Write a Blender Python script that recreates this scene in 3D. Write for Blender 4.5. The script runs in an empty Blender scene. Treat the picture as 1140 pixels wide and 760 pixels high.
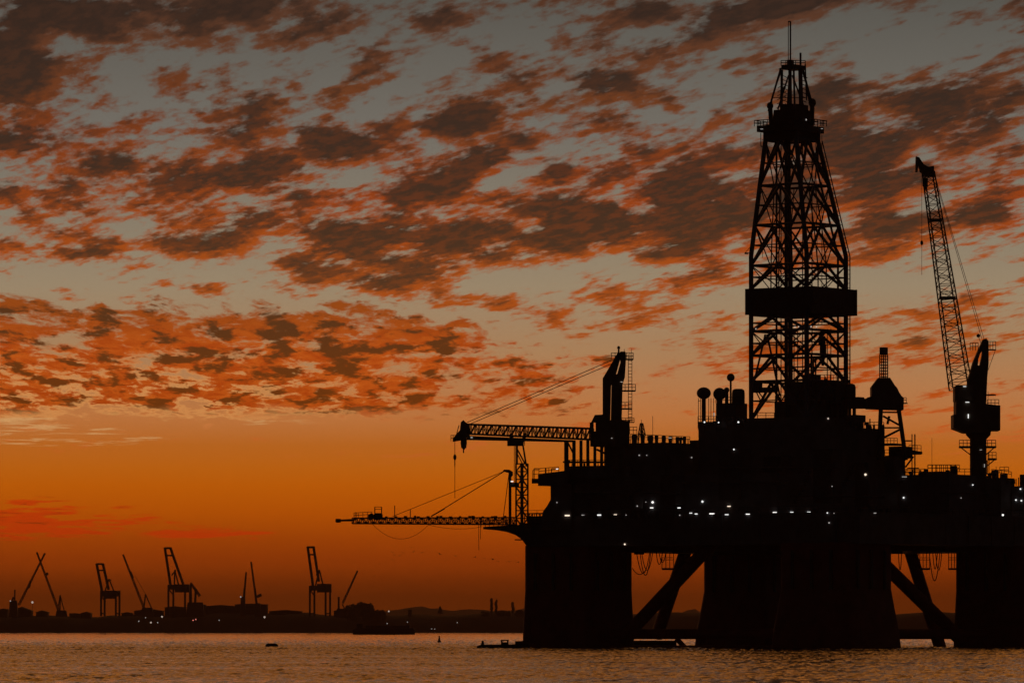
import bpy, bmesh, math, random
from mathutils import Vector, Matrix
import numpy as np
rng = random.Random(7)
S = bpy.context.scene
COL = S.collection
F = 6333.3          # focal length of the picture in its own pixels (1140 wide)
HZ = 700.5          # row of the horizon
CAMZ = 3.3

def at(px, py, d):
    """photo pixel at distance d -> point in metres"""
    return Vector(((px-570.0)/F*d, d, CAMZ+(HZ-py)/F*d))

def lin(r, g, b):
    f = lambda c: (c/255/12.92) if c <= 10.3 else ((c/255+0.055)/1.055)**2.4
    return (f(r), f(g), f(b))

# ------------------------------------------------------------------ camera
cam = bpy.data.cameras.new('camera'); co = bpy.data.objects.new('camera', cam); COL.objects.link(co)
co.location = (0, 0, CAMZ); co.rotation_euler = (math.radians(90), 0, 0)
cam.sensor_width = 36; cam.lens = 36*F/1140; cam.shift_y = (HZ-380)/1140
cam.clip_start = 1; cam.clip_end = 60000
S.camera = co
S.view_settings.view_transform = 'Standard'; S.view_settings.look = 'None'
S.view_settings.exposure = 0; S.view_settings.gamma = 1; S.view_settings.use_curve_mapping = False
S.render.engine = 'CYCLES'
S.cycles.use_denoising = True
S.cycles.max_bounces = 6; S.cycles.volume_bounces = 0; S.cycles.diffuse_bounces = 3
S.cycles.volume_step_rate = 4
S.cycles.sample_clamp_indirect = 3

# ------------------------------------------------------------------ node helper
class NT:
    def __init__(s, tree): s.t = tree; s.n = tree.nodes; s.l = tree.links
    def set(s, node, i, v):
        if v is None: return
        if isinstance(v, bpy.types.NodeSocket): s.l.new(v, node.inputs[i])
        else: node.inputs[i].default_value = v
    def m(s, op, a, b=None, c=None, clamp=False):
        n = s.n.new('ShaderNodeMath'); n.operation = op; n.use_clamp = clamp
        s.set(n, 0, a); s.set(n, 1, b); s.set(n, 2, c); return n.outputs[0]
    def xyz(s, x, y, z=0.0):
        n = s.n.new('ShaderNodeCombineXYZ'); s.set(n, 0, x); s.set(n, 1, y); s.set(n, 2, z); return n.outputs[0]
    def vm(s, op, a, b=None):
        n = s.n.new('ShaderNodeVectorMath'); n.operation = op; s.set(n, 0, a); s.set(n, 1, b); return n.outputs[0]
    def sm(s, v, a, b, x=0.0, y=1.0):
        n = s.n.new('ShaderNodeMapRange'); n.interpolation_type = 'SMOOTHSTEP'
        s.set(n, 0, v); s.set(n, 1, a); s.set(n, 2, b); s.set(n, 3, x); s.set(n, 4, y); return n.outputs[0]
    def lr(s, v, a, b, x=0.0, y=1.0):
        n = s.n.new('ShaderNodeMapRange'); s.set(n, 0, v); s.set(n, 1, a); s.set(n, 2, b); s.set(n, 3, x); s.set(n, 4, y); return n.outputs[0]
    def noise(s, v, scale, detail=6, rough=.55, dist=0.0, dims='3D'):
        n = s.n.new('ShaderNodeTexNoise'); n.noise_dimensions = dims
        s.set(n, 'Vector', v); n.inputs['Scale'].default_value = scale; n.inputs['Detail'].default_value = detail
        n.inputs['Roughness'].default_value = rough; n.inputs['Distortion'].default_value = dist; return n.outputs[0]
    def ramp(s, v, stops, interp='LINEAR'):
        n = s.n.new('ShaderNodeValToRGB'); r = n.color_ramp; r.interpolation = interp
        while len(r.elements) > 1: r.elements.remove(r.elements[-1])
        for i, (p, c) in enumerate(stops):
            e = r.elements[0] if i == 0 else r.elements.new(p)
            e.position = p; e.color = (*c, 1) if len(c) == 3 else c
        s.set(n, 0, v); return n.outputs[0]
    def mix(s, f, a, b, blend='MIX'):
        n = s.n.new('ShaderNodeMix'); n.data_type = 'RGBA'; n.blend_type = blend
        s.set(n, 0, f)
        for i, v in ((6, a), (7, b)):
            if isinstance(v, tuple): v = (*v, 1) if len(v) == 3 else v
            s.set(n, i, v)
        return n.outputs[2]
    def node(s, kind, **kw):
        n = s.n.new(kind)
        for k, v in kw.items(): setattr(n, k, v)
        return n

# ------------------------------------------------------------------ dusk sky with broken altocumulus
SUN_AZ = math.radians(-2.5)      # where the sun went down: a little left of centre, behind the platform
def build_world():
    w = bpy.data.worlds.new('World'); S.world = w; w.use_nodes = True
    w.node_tree.nodes.clear(); t = NT(w.node_tree)
    D = t.node('ShaderNodeTexCoord').outputs['Generated']
    sp = t.node('ShaderNodeSeparateXYZ'); t.set(sp, 0, D)
    x, y, z = sp.outputs
    az = t.m('ARCTAN2', x, y)
    el = t.m('ARCSINE', z)
    U = t.m('MULTIPLY', az, 6.3333)                     # 1 = 9 degrees
    V = t.m('MAXIMUM', t.m('MULTIPLY', el, 6.3333), 0.002)
    tt = t.m('DIVIDE', V, t.m('ADD', V, .7))
    P = lambda yy: ((HZ-yy)/1000)/((HZ-yy)/1000+.7)
    stops = [(0.0, lin(112,46,4)), (P(672), lin(112,44,4)), (P(648), lin(116,44,4)), (P(620), lin(138,53,5)), (P(600), lin(152,62,5)), (P(570), lin(174,78,5)),
             (P(540), lin(184,89,8)), (P(520), lin(184,95,18)), (P(495), lin(181,99,32)), (P(465), lin(184,113,60)), (P(430), lin(178,121,76)),
             (P(390), lin(166,126,88)), (P(320), lin(150,132,106)), (P(240), lin(131,122,105)), (P(150), lin(110,107,99)),
             (P(50), lin(93,92,86)), (P(0), lin(83,83,78)), (.56, lin(146,96,48)), (.62, lin(204,124,42)), (.72, lin(208,122,36)), (.82, lin(136,84,36)), (.93, lin(38,34,34))]
    sky = t.ramp(tt, stops)
    # low sky is seen through kilometres of sea haze: what leaves the sky is brighter than what arrives
    gain = t.m('EXPONENT', t.m('DIVIDE', .037, t.m('MAXIMUM', V, .07)))
    sky = t.vm('SCALE', sky); sky.node.inputs['Scale'].default_value = 1; t.l.new(gain, sky.node.inputs['Scale'])
    # --- cloud sheet: patches get smaller and flatter towards the horizon
    Vc = t.m('ADD', V, .05)
    u = t.m('DIVIDE', U, t.m('MULTIPLY_ADD', V, .55, .29))
    v = t.m('SUBTRACT', t.m('MULTIPLY', t.m('LOGARITHM', Vc, math.e), 1.6), t.m('DIVIDE', .2, Vc))
    uv = t.xyz(u, v, 3.7)
    rot = t.node('ShaderNodeVectorRotate', rotation_type='Z_AXIS'); t.set(rot, 'Vector', uv); rot.inputs['Angle'].default_value = math.radians(-TILT)
    st = t.vm('MULTIPLY', rot.outputs[0], (.72, 1.05, 1))
    def dens(off):
        q = t.vm('ADD', st, off)
        big = t.noise(t.vm('MULTIPLY', q, (.55, 1.5, 1)), 2.6, 3, .5)
        mid = t.noise(t.vm('ADD', q, (7.3, 2.1, 0)), 12.5, 7, .56, .1)
        fine = t.noise(t.vm('MULTIPLY', t.vm('ADD', q, (3.1, 9.2, 5)), (1, 1.3, 1)), 33.0, 5, .62)
        return big, mid, fine
    big, mid, fine = dens((0, 0, 0))
    low = dens((-.004, -.034, 0))
    # --- where the photographed sky is open and where it is covered (position, size, tilt in sky angles)
    bias = None
    C = t.xyz(U, V, 0)
    for (px, py, rx, ry, ang, amt) in BLOBS:
        mp = t.node('ShaderNodeMapping', vector_type='TEXTURE'); t.set(mp, 0, C)
        mp.inputs[1].default_value = ((px-570)/1000, (HZ-py)/1000, 0)
        mp.inputs[2].default_value = (0, 0, math.radians(ang))
        mp.inputs[3].default_value = (rx/1000, ry/1000, 1)
        g = t.node('ShaderNodeTexGradient', gradient_type='QUADRATIC_SPHERE'); t.set(g, 0, mp.outputs[0])
        gg = t.m('SQRT', g.outputs['Fac'])
        bias = t.m('MULTIPLY_ADD', gg, amt, bias if bias is not None else 0.0)
    # coverage by height
    cov = t.m('ADD', -.5, t.ramp(tt, [(P(520), (0,0,0)), (P(480), (.36,)*3), (P(455), (.54,)*3), (P(330), (.56,)*3), (P(200), (.60,)*3), (P(0), (.60,)*3), (.7, (.56,)*3), (.93, (.4,)*3)]))
    # the low dappled bank on the left is a sheet of its own (see below): keep the big clouds out of it
    wob = t.m('MULTIPLY', t.m('SUBTRACT', t.noise(t.xyz(t.m('MULTIPLY', U, 9.0), t.m('MULTIPLY', V, 18.0), 8.1), 1.0, 4, .6), .5), .07)
    Vw = t.m('ADD', V, wob)
    Vw = t.m('ADD', Vw, t.m('MULTIPLY', t.m('MAXIMUM', t.m('ADD', U, .15), 0.0), .16))
    zone = t.m('MULTIPLY', t.m('MULTIPLY', t.sm(t.m('MULTIPLY_ADD', wob, .45, V), .21, .25), t.sm(Vw, .385, .345)), t.sm(t.m('MULTIPLY_ADD', wob, 4.5, U), .36, -.10))
    def field(b, m_, f):
        a = t.m('MULTIPLY_ADD', b, 1.5, t.m('MULTIPLY', m_, 2.1))
        a = t.m('MULTIPLY_ADD', f, 1.25, a)
        a = t.m('ADD', a, -2.425)
        return t.m('ADD', a, t.m('ADD', t.m('MULTIPLY_ADD', zone, -.9, cov), t.m('MULTIPLY', bias, BG)))
    f0, f1 = field(big, mid, fine), field(*low)
    alpha = t.m('MULTIPLY', t.sm(f0, TH-.17, TH+.27), t.sm(V, .17, .215))
    thick = t.sm(t.m('ADD', t.m('MULTIPLY', f0, .45), t.m('MULTIPLY', f1, .55)), t.sm(V, .28, .48, TH+.16, TH+.05), t.sm(V, .28, .48, TH+.56, TH+.42))
    lit = t.ramp(tt, [(P(480), lin(206,104,44)), (P(440), lin(190,76,12)), (P(380), lin(172,76,14)), (P(300), lin(168,74,12)), (P(220), lin(152,63,11)), (P(120), lin(108,54,24)), (P(0), lin(80,51,38)), (.58, lin(140,80,40)), (.72, lin(150,82,36)), (.82, lin(80,54,38)), (.93, lin(40,36,36))])
    dark = t.ramp(tt, [(P(470), lin(118,54,16)), (P(380), lin(88,50,24)), (P(300), lin(68,41,25)), (P(200), lin(52,34,26)), (P(80), lin(43,31,27)), (P(0), lin(40,29,26)), (.6, lin(96,60,38)), (.72, lin(100,60,34)), (.93, lin(26,26,30))])
    # redder and more golden patches inside the lit undersides
    vary = t.noise(t.vm('ADD', st, (11, 4, 2)), 2.6, 3, .5)
    lit = t.mix(t.sm(vary, .45, .72), lit, t.mix(1.0, lit, (1.0, .84, .7), 'MULTIPLY'))
    dark = t.mix(t.sm(fine, .42, .62), dark, t.mix(.22, dark, lit))
    cl = t.mix(thick, lit, dark)
    edge = t.m('MULTIPLY', alpha, t.m('SUBTRACT', 1.0, alpha))
    col = t.mix(t.m('MULTIPLY', alpha, .96), sky, cl)
    # bright gilded seams at the low edge of the cloud sheet, far left
    seam = t.m('MULTIPLY', t.m('MULTIPLY', edge, t.m('MULTIPLY', t.sm(V, .36, .27), t.sm(V, .21, .24))), t.sm(U, .02, -.40))
    col = t.mix(t.m('MULTIPLY', seam, 2.0, clamp=True), col, lin(226,158,92))
    # --- the dappled bank
    Vb = t.m('MAXIMUM', t.m('SUBTRACT', V, .09), .02)
    ub = t.m('DIVIDE', t.m('MULTIPLY', U, 7.0), t.m('MULTIPLY_ADD', Vb, .55, .09)); vb = t.m('MULTIPLY_ADD', t.m('LOGARITHM', Vb, math.e), 21.0, t.m('MULTIPLY', ub, -.16))
    cb = t.xyz(ub, vb, 2.2)
    n1 = t.noise(cb, .62, 8, .62, .35); n2 = t.noise(t.vm('ADD', cb, (31, 17, 4)), .68, 6, .58, .2); n3 = t.noise(t.vm('ADD', cb, (5, 43, 9)), 1.3, 6, .65, .5)
    nb = t.m('ADD', t.m('MULTIPLY', t.m('SUBTRACT', n1, .5), 2.6), t.m('MULTIPLY', t.m('SUBTRACT', n3, .5), 1.3))
    vb_ = t.m('ADD', nb, t.m('MULTIPLY_ADD', zone, 1.28, -1.0))
    ab = t.m('MULTIPLY', t.sm(vb_, -.14, .28), t.sm(t.m('MULTIPLY_ADD', wob, .5, V), .215, .25))
    tb = t.sm(t.m('ADD', t.m('MULTIPLY', t.m('SUBTRACT', n2, .5), 2.4), t.m('MULTIPLY', vb_, .55)), .15, .44)
    litb = t.mix(t.sm(n3, .36, .66), lin(194,86,20), lin(172,62,7))
    litb = t.mix(t.sm(V, .30, .37), litb, lin(150,68,14))
    darkb = t.mix(t.sm(V, .26, .36), lin(104,48,10), lin(82,45,20))
    cb_ = t.mix(tb, litb, darkb)
    col = t.mix(t.m('MULTIPLY', ab, .97), col, cb_)
    sb = t.m('MULTIPLY', t.m('MULTIPLY', ab, t.m('SUBTRACT', 1.0, ab)), t.m('MULTIPLY', t.sm(V, .33, .26), t.sm(U, .0, -.35)))
    col = t.mix(t.m('MULTIPLY', sb, 2.6, clamp=True), col, lin(228,160,92))
    # --- thin red streaks low over the harbour
    sq = t.xyz(t.m('MULTIPLY', U, 22.0), t.m('MULTIPLY', V, 230.0), 1.3)
    sn = t.noise(sq, 1.0, 6, .64, .3)
    smask = None
    for (px, py, rx, ry, amt) in STREAKS:
        mp = t.node('ShaderNodeMapping', vector_type='TEXTURE'); t.set(mp, 0, C)
        mp.inputs[1].default_value = ((px-570)/1000, (HZ-py)/1000, 0); mp.inputs[3].default_value = (rx/1000, ry/1000, 1)
        g = t.node('ShaderNodeTexGradient', gradient_type='SPHERICAL'); t.set(g, 0, mp.outputs[0])
        smask = t.m('MULTIPLY_ADD', g.outputs['Fac'], amt, smask if smask is not None else 0.0)
    sa = t.sm(t.m('ADD', sn, t.m('MULTIPLY', smask, .21)), .60, .70)
    sa = t.m('MULTIPLY', sa, t.m('MINIMUM', t.m('MULTIPLY', smask, 3.0), 1.0))
    core = t.m('MULTIPLY', t.sm(sn, .58, .72), t.sm(U, -.38, -.52))
    red = t.mix(core, lin(206,58,8), lin(104,44,10))
    col = t.mix(t.m('MULTIPLY', sa, .85), col, red)
    # --- pale gilded streaks just under the bank
    gm = None
    for (px, py, rx, ry, amt) in ((45,479,120,10,1.0),(70,492,110,6,.9),(175,487,70,5,.8),(15,467,60,8,.8),(300,470,90,5,.5)):
        mp = t.node('ShaderNodeMapping', vector_type='TEXTURE'); t.set(mp, 0, C)
        mp.inputs[1].default_value = ((px-570)/1000, (HZ-py)/1000, 0); mp.inputs[3].default_value = (rx/1000, ry/1000, 1)
        g = t.node('ShaderNodeTexGradient', gradient_type='SPHERICAL'); t.set(g, 0, mp.outputs[0])
        gm = t.m('MULTIPLY_ADD', g.outputs['Fac'], amt, gm if gm is not None else 0.0)
    ga = t.m('MULTIPLY', t.sm(t.m('ADD', t.noise(t.xyz(t.m('MULTIPLY', U, 20.0), t.m('MULTIPLY', V, 260.0), 6.3), 1.0, 6, .62, .2), t.m('MULTIPLY', gm, .16)), .57, .70), t.m('MINIMUM', t.m('MULTIPLY', gm, 3.0), 1.0))
    col = t.mix(t.m('MULTIPLY', ga, .6), col, lin(222,172,112))
    # --- dusk: the sky falls off away from the sunset
    away = t.m('ABSOLUTE', t.m('SUBTRACT', az, SUN_AZ))
    fall = t.sm(away, .12, 1.35, 1.0, .10)
    cool = t.mix(t.sm(away, .3, 1.2), (1, 1, 1), (.30, .70, 2.6))
    col = t.mix(1.0, col, cool, 'MULTIPLY')
    # --- a weak physical twilight on top
    nis = t.node('ShaderNodeTexSky', sky_type='NISHITA'); nis.sun_disc = False
    nis.sun_elevation = math.radians(SUN_EL); nis.sun_rotation = SUN_AZ; nis.dust_density = 3
    bg = t.node('ShaderNodeBackground'); t.set(bg, 0, col); t.set(bg, 1, fall)
    bg2 = t.node('ShaderNodeBackground'); t.set(bg2, 0, nis.outputs[0]); bg2.inputs[1].default_value = .05*NIS
    ad = t.node('ShaderNodeAddShader'); t.l.new(bg.outputs[0], ad.inputs[0]); t.l.new(bg2.outputs[0], ad.inputs[1])
    out = t.node('ShaderNodeOutputWorld'); t.l.new(ad.outputs[0], out.inputs[0])
    w.cycles.sampling_method = 'MANUAL'; w.cycles.sample_map_resolution = 2048
SUN_EL = .6; NIS = .03
TILT = 31
TH = 0.0; BG = 1.3
# px, py, radius along, radius across, tilt, amount
BLOBS = [
 # cloud masses
 (75,22,75,22,4,.30),(265,12,90,22,0,.30),(330,45,110,28,22,.30),(210,105,90,22,20,.34),(0,85,50,38,10,.28),(40,150,90,26,8,.34),
 (110,185,70,24,22,.32),(75,218,60,22,20,.16),(285,195,95,30,16,.40),(370,170,60,26,10,.30),(470,25,60,20,0,.16),(530,25,50,13,0,.28),
 (690,30,90,30,22,.36),(830,12,150,22,6,.36),(640,85,110,22,-4,.34),(500,135,75,24,8,.40),(570,165,80,22,20,.36),(700,130,90,26,14,.22),
 (780,195,100,28,14,.26),(480,215,60,22,10,.24),(400,268,60,26,14,.40),(520,262,60,22,14,.40),(650,255,80,24,10,.42),(600,228,34,12,25,.20),
 (780,260,90,28,14,.36),(930,100,55,24,20,.36),(1040,125,60,24,6,.36),(1110,120,50,26,16,.32),(860,70,60,24,10,.26),(960,180,50,22,16,.28),(985,245,60,26,14,.40),(1090,235,70,24,12,.40),(1000,205,50,14,20,.22),
 (980,290,55,20,10,.30),(800,300,50,18,10,.10),(1010,380,45,14,14,.24),(1130,170,40,12,14,.3),
 (95,284,40,12,4,.34),(70,235,40,12,10,.14),(250,245,45,22,14,.24),(330,290,45,14,8,.22),(480,328,20,8,10,.22),(470,300,30,14,10,.14),
 (60,365,130,30,0,.40),(200,380,160,34,4,.40),(330,385,110,34,6,.36),(60,420,150,34,0,.42),(220,425,140,32,2,.40),(400,425,120,28,4,.34),(520,385,80,20,10,.24),(600,420,110,16,6,.22),(490,440,110,12,4,.24),(740,345,60,16,12,.16),(690,440,60,14,4,.14),
 # open sky
 (80,55,70,16,0,-.24),(110,70,70,22,10,-.22),(370,85,46,22,30,-.26),(480,75,60,28,10,-.34),(600,40,60,20,10,-.24),(1000,60,90,40,10,-.36),(1100,60,60,50,0,-.20),(950,40,50,40,0,-.16),
 (200,170,40,16,20,-.20),(400,195,40,20,20,-.20),(550,205,70,14,20,-.34),(450,180,40,10,10,-.12),(690,210,60,12,20,-.26),(130,255,60,14,-4,-.16),(180,305,190,22,0,-.40),(600,310,180,28,2,-.44),(900,320,130,30,0,-.30),(1060,310,90,24,0,-.28),(30,315,60,16,0,-.26),(400,325,60,12,0,-.1),
 (1080,420,90,60,0,-.20),(760,410,70,30,0,-.12),(1080,180,60,14,14,-.16),(30,40,30,16,0,-.12),(420,130,30,12,10,-.14),(760,60,40,12,10,-.1),
]
STREAKS = [(40,575,150,26,1.0),(30,590,120,14,1.1),(190,592,95,14,1.0),(262,594,80,11,1.1),(150,578,60,8,.5),(30,606,70,8,.4),(320,578,60,8,.25),(20,558,50,6,.6)]
# ------------------------------------------------------------------ water: real waves near, a rippled sheet far out
def mat(name): 
    m = bpy.data.materials.new(name); m.use_nodes = True; m.node_tree.nodes.clear(); return m, NT(m.node_tree)
def water_mat():
    m, t = mat('sea_water')
    b = t.node('ShaderNodeBsdfPrincipled'); b.inputs['Base Color'].default_value = (.016,.013,.010,1)
    b.inputs['Roughness'].default_value = .06; b.inputs['IOR'].default_value = 1.333
    g = t.node('ShaderNodeNewGeometry').outputs['Position']
    n1 = t.noise(g, .9, 5, .6); n2 = t.noise(t.vm('MULTIPLY', g, (1,.6,1)), .22, 3, .5)
    h = t.m('MULTIPLY_ADD', n2, 1.6, n1)
    bp = t.node('ShaderNodeBump'); t.set(bp, 'Height', h); bp.inputs['Strength'].default_value = 1; bp.inputs['Distance'].default_value = WBUMP
    t.l.new(bp.outputs[0], b.inputs['Normal'])
    o = t.node('ShaderNodeOutputMaterial'); t.l.new(b.outputs[0], o.inputs[0]); return m
WBUMP = .05
def build_water():
    wm = water_mat()
    rs = np.random.RandomState(3)
    # rows spaced so that each covers about the same strip of the picture
    ds = []; d = 300.0
    while d < 4500: ds.append(d); d += .48 if d < 1000 else .48+(d-1000)*.006
    ds = np.array(ds); nx = 1250
    sx = np.linspace(-.15, .15, nx)
    X = sx[None, :]*ds[:, None]; Y = np.repeat(ds[:, None], nx, 1)
    Z = np.zeros_like(X)
    for k in range(64):
        lam = .6*(4.2/.6)**(rs.rand()**1.1); a = math.radians(90+rs.normal(0, 48))
        kx, ky = math.cos(a)*2*math.pi/lam, math.sin(a)*2*math.pi/lam
        amp = WAMP*lam**.55
        ph = kx*X+ky*Y+rs.rand()*6.28
        Z += amp*(np.sin(ph)+.25*np.sin(2*ph))
    # gusts: bands of calmer and rougher water
    g = np.zeros_like(X)
    for k in range(14):
        lx, ly = rs.uniform(80, 700), rs.uniform(40, 200)
        g += np.sin(X/lx*6.28*rs.choice([-1,1])+Y/ly*6.28+rs.rand()*6.28)
    Z *= np.clip(1+.10*g, .5, 1.5)
    # wave groups: short packets of steep chop between slicker patches, at two sizes
    for n_, (xa, xb), (ya, yb), s_ in ((30, (.8, 3.2), (8, 40), .42), (22, (6, 30), (60, 320), .20)):
        g = np.zeros_like(X)
        for k in range(n_):
            g += np.sin(X/rs.uniform(xa, xb)*6.28*rs.choice([-1,1])+Y/rs.uniform(ya, yb)*6.28+rs.rand()*6.28)
        Z *= np.clip(np.exp(s_*g/math.sqrt(n_/2)), .2, 1.7)
    Z *= 1.05
    Z = .21*np.tanh(Z/.21)
    print('wave std', Z.std(), 'max', Z.max())
    Z *= np.clip(Y/850, .75, 1.5)
    edge = np.clip((4500-Y)/900, 0, 1)
    Z *= edge
    co_ = np.stack([X, Y, Z], -1).reshape(-1, 3)
    ny = len(ds)
    i = np.arange((ny-1)*(nx-1)); r = i//(nx-1); c = i % (nx-1); a = r*nx+c
    q = np.stack([a, a+1, a+nx+1, a+nx], 1).astype(np.int32)
    # the flat far and near sheets are rings round the wave patch, sharing its mesh
    me = bpy.data.meshes.new('water'); 
    x0, x1 = sx[0], sx[-1]; dN, dF = ds[0], ds[-1]; E = 40000
    extra = np.array([[x0*dN, dN, 0],[x1*dN, dN, 0],[x0*dF, dF, 0],[x1*dF, dF, 0],[-E, -3000, 0],[E, -3000, 0],[E, 45000, 0],[-E, 45000, 0]])
    extra[:4, 2] = -.02
    b = len(co_); co_ = np.vstack([co_, extra])
    ring = np.array([[b+4, b+5, b+1, b], [b+5, b+6, b+3, b+1], [b+6, b+7, b+2, b+3], [b+7, b+4, b, b+2]], np.int32)
    q = np.vstack([q, ring])
    me.vertices.add(len(co_)); me.vertices.foreach_set('co', co_.ravel())
    me.loops.add(len(q)*4); me.loops.foreach_set('vertex_index', q.ravel())
    me.polygons.add(len(q)); me.polygons.foreach_set('loop_start', np.arange(len(q))*4); me.polygons.foreach_set('loop_total', np.full(len(q), 4))
    me.polygons.foreach_set('use_smooth', np.ones(len(q), bool))
    me.update(); me.validate()
    me.materials.append(wm)
    o = bpy.data.objects.new('water', me); COL.objects.link(o); o['kind'] = 'structure'
    print('water rows', ny, 'verts', len(co_))
WAMP = .0066
# ------------------------------------------------------------------ materials
def paint(name, col, rough=.55, metal=0.0, wear=.35, rust=(.09,.035,.015)):
    """weathered marine paint: mottled tone, streaks of rust"""
    m, t = mat(name)
    b = t.node('ShaderNodeBsdfPrincipled')
    pos = t.node('ShaderNodeTexCoord').outputs['Object']
    n = t.noise(pos, .35, 5, .6); st = t.noise(t.vm('MULTIPLY', pos, (1.6, 1.6, .16)), 1.0, 6, .65)
    c = t.mix(t.sm(n, .3, .7), tuple(v*.75 for v in col), tuple(v*1.2 for v in col))
    c = t.mix(t.m('MULTIPLY', t.sm(st, .56, .74), wear), c, rust)
    t.set(b, 'Base Color', c); b.inputs['Roughness'].default_value = rough; b.inputs['Metallic'].default_value = metal
    b.inputs['Specular IOR Level'].default_value = .25
    o = t.node('ShaderNodeOutputMaterial'); t.l.new(b.outputs[0], o.inputs[0]); return m
def glow(name, col, s):
    m, t = mat(name)
    e = t.node('ShaderNodeEmission'); e.inputs[0].default_value = (*col, 1); e.inputs[1].default_value = s
    o = t.node('ShaderNodeOutputMaterial'); t.l.new(e.outputs[0], o.inputs[0]); return m
M = dict(
 hull=paint('hull_paint', (.22,.045,.036)), deck=paint('deck_steel', (.12,.115,.125)), house=paint('deckhouse_paint', (.15,.145,.155)),
 derrick=paint('derrick_steel', (.12,.13,.17), wear=.2), crane=paint('crane_paint', (.12,.10,.08)), dark=paint('dark_steel', (.06,.06,.065)),
 pipe=paint('pipe_steel', (.09,.085,.09)), dome=paint('dome_shell', (.10,.10,.10), wear=.1), rope=paint('wire_rope', (.03,.028,.026), wear=0),
 hose=paint('rubber_hose', (.02,.02,.02), wear=0), harbour=paint('harbour_crane_paint', (.06,.045,.05), wear=.2), shed=paint('shed_cladding', (.07,.065,.06)),
 boat=paint('boat_hull', (.03,.028,.03)), buoy=paint('buoy_paint', (.10,.02,.015)), feather=paint('feathers', (.08,.075,.07), wear=0),
 bark=paint('bark', (.05,.035,.025), wear=0), lampbox=paint('lamp_housing', (.06,.06,.06), wear=.1),
 white=glow('white_lamp', (1,.95,.90), 1.5), cool=glow('cool_lamp', (.98,.98,.95), 1.2), dim=glow('dim_lamp', (1,.92,.86), .4), warm=glow('warm_lamp', (1,.78,.58), 1.4), red=glow('red_lamp', (1,.28,.22), .8), amber=glow('pale_lamp', (1,.80,.66), .55))
def leaf_mat():
    m, t = mat('foliage'); b = t.node('ShaderNodeBsdfPrincipled')
    n = t.noise(t.node('ShaderNodeTexCoord').outputs['Object'], .5, 4, .6)
    t.set(b, 'Base Color', t.mix(t.sm(n, .35, .65), (.030,.045,.016), (.065,.085,.03))); b.inputs['Roughness'].default_value = .8
    o = t.node('ShaderNodeOutputMaterial'); t.l.new(b.outputs[0], o.inputs[0]); return m
M['leaf'] = leaf_mat()

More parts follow.
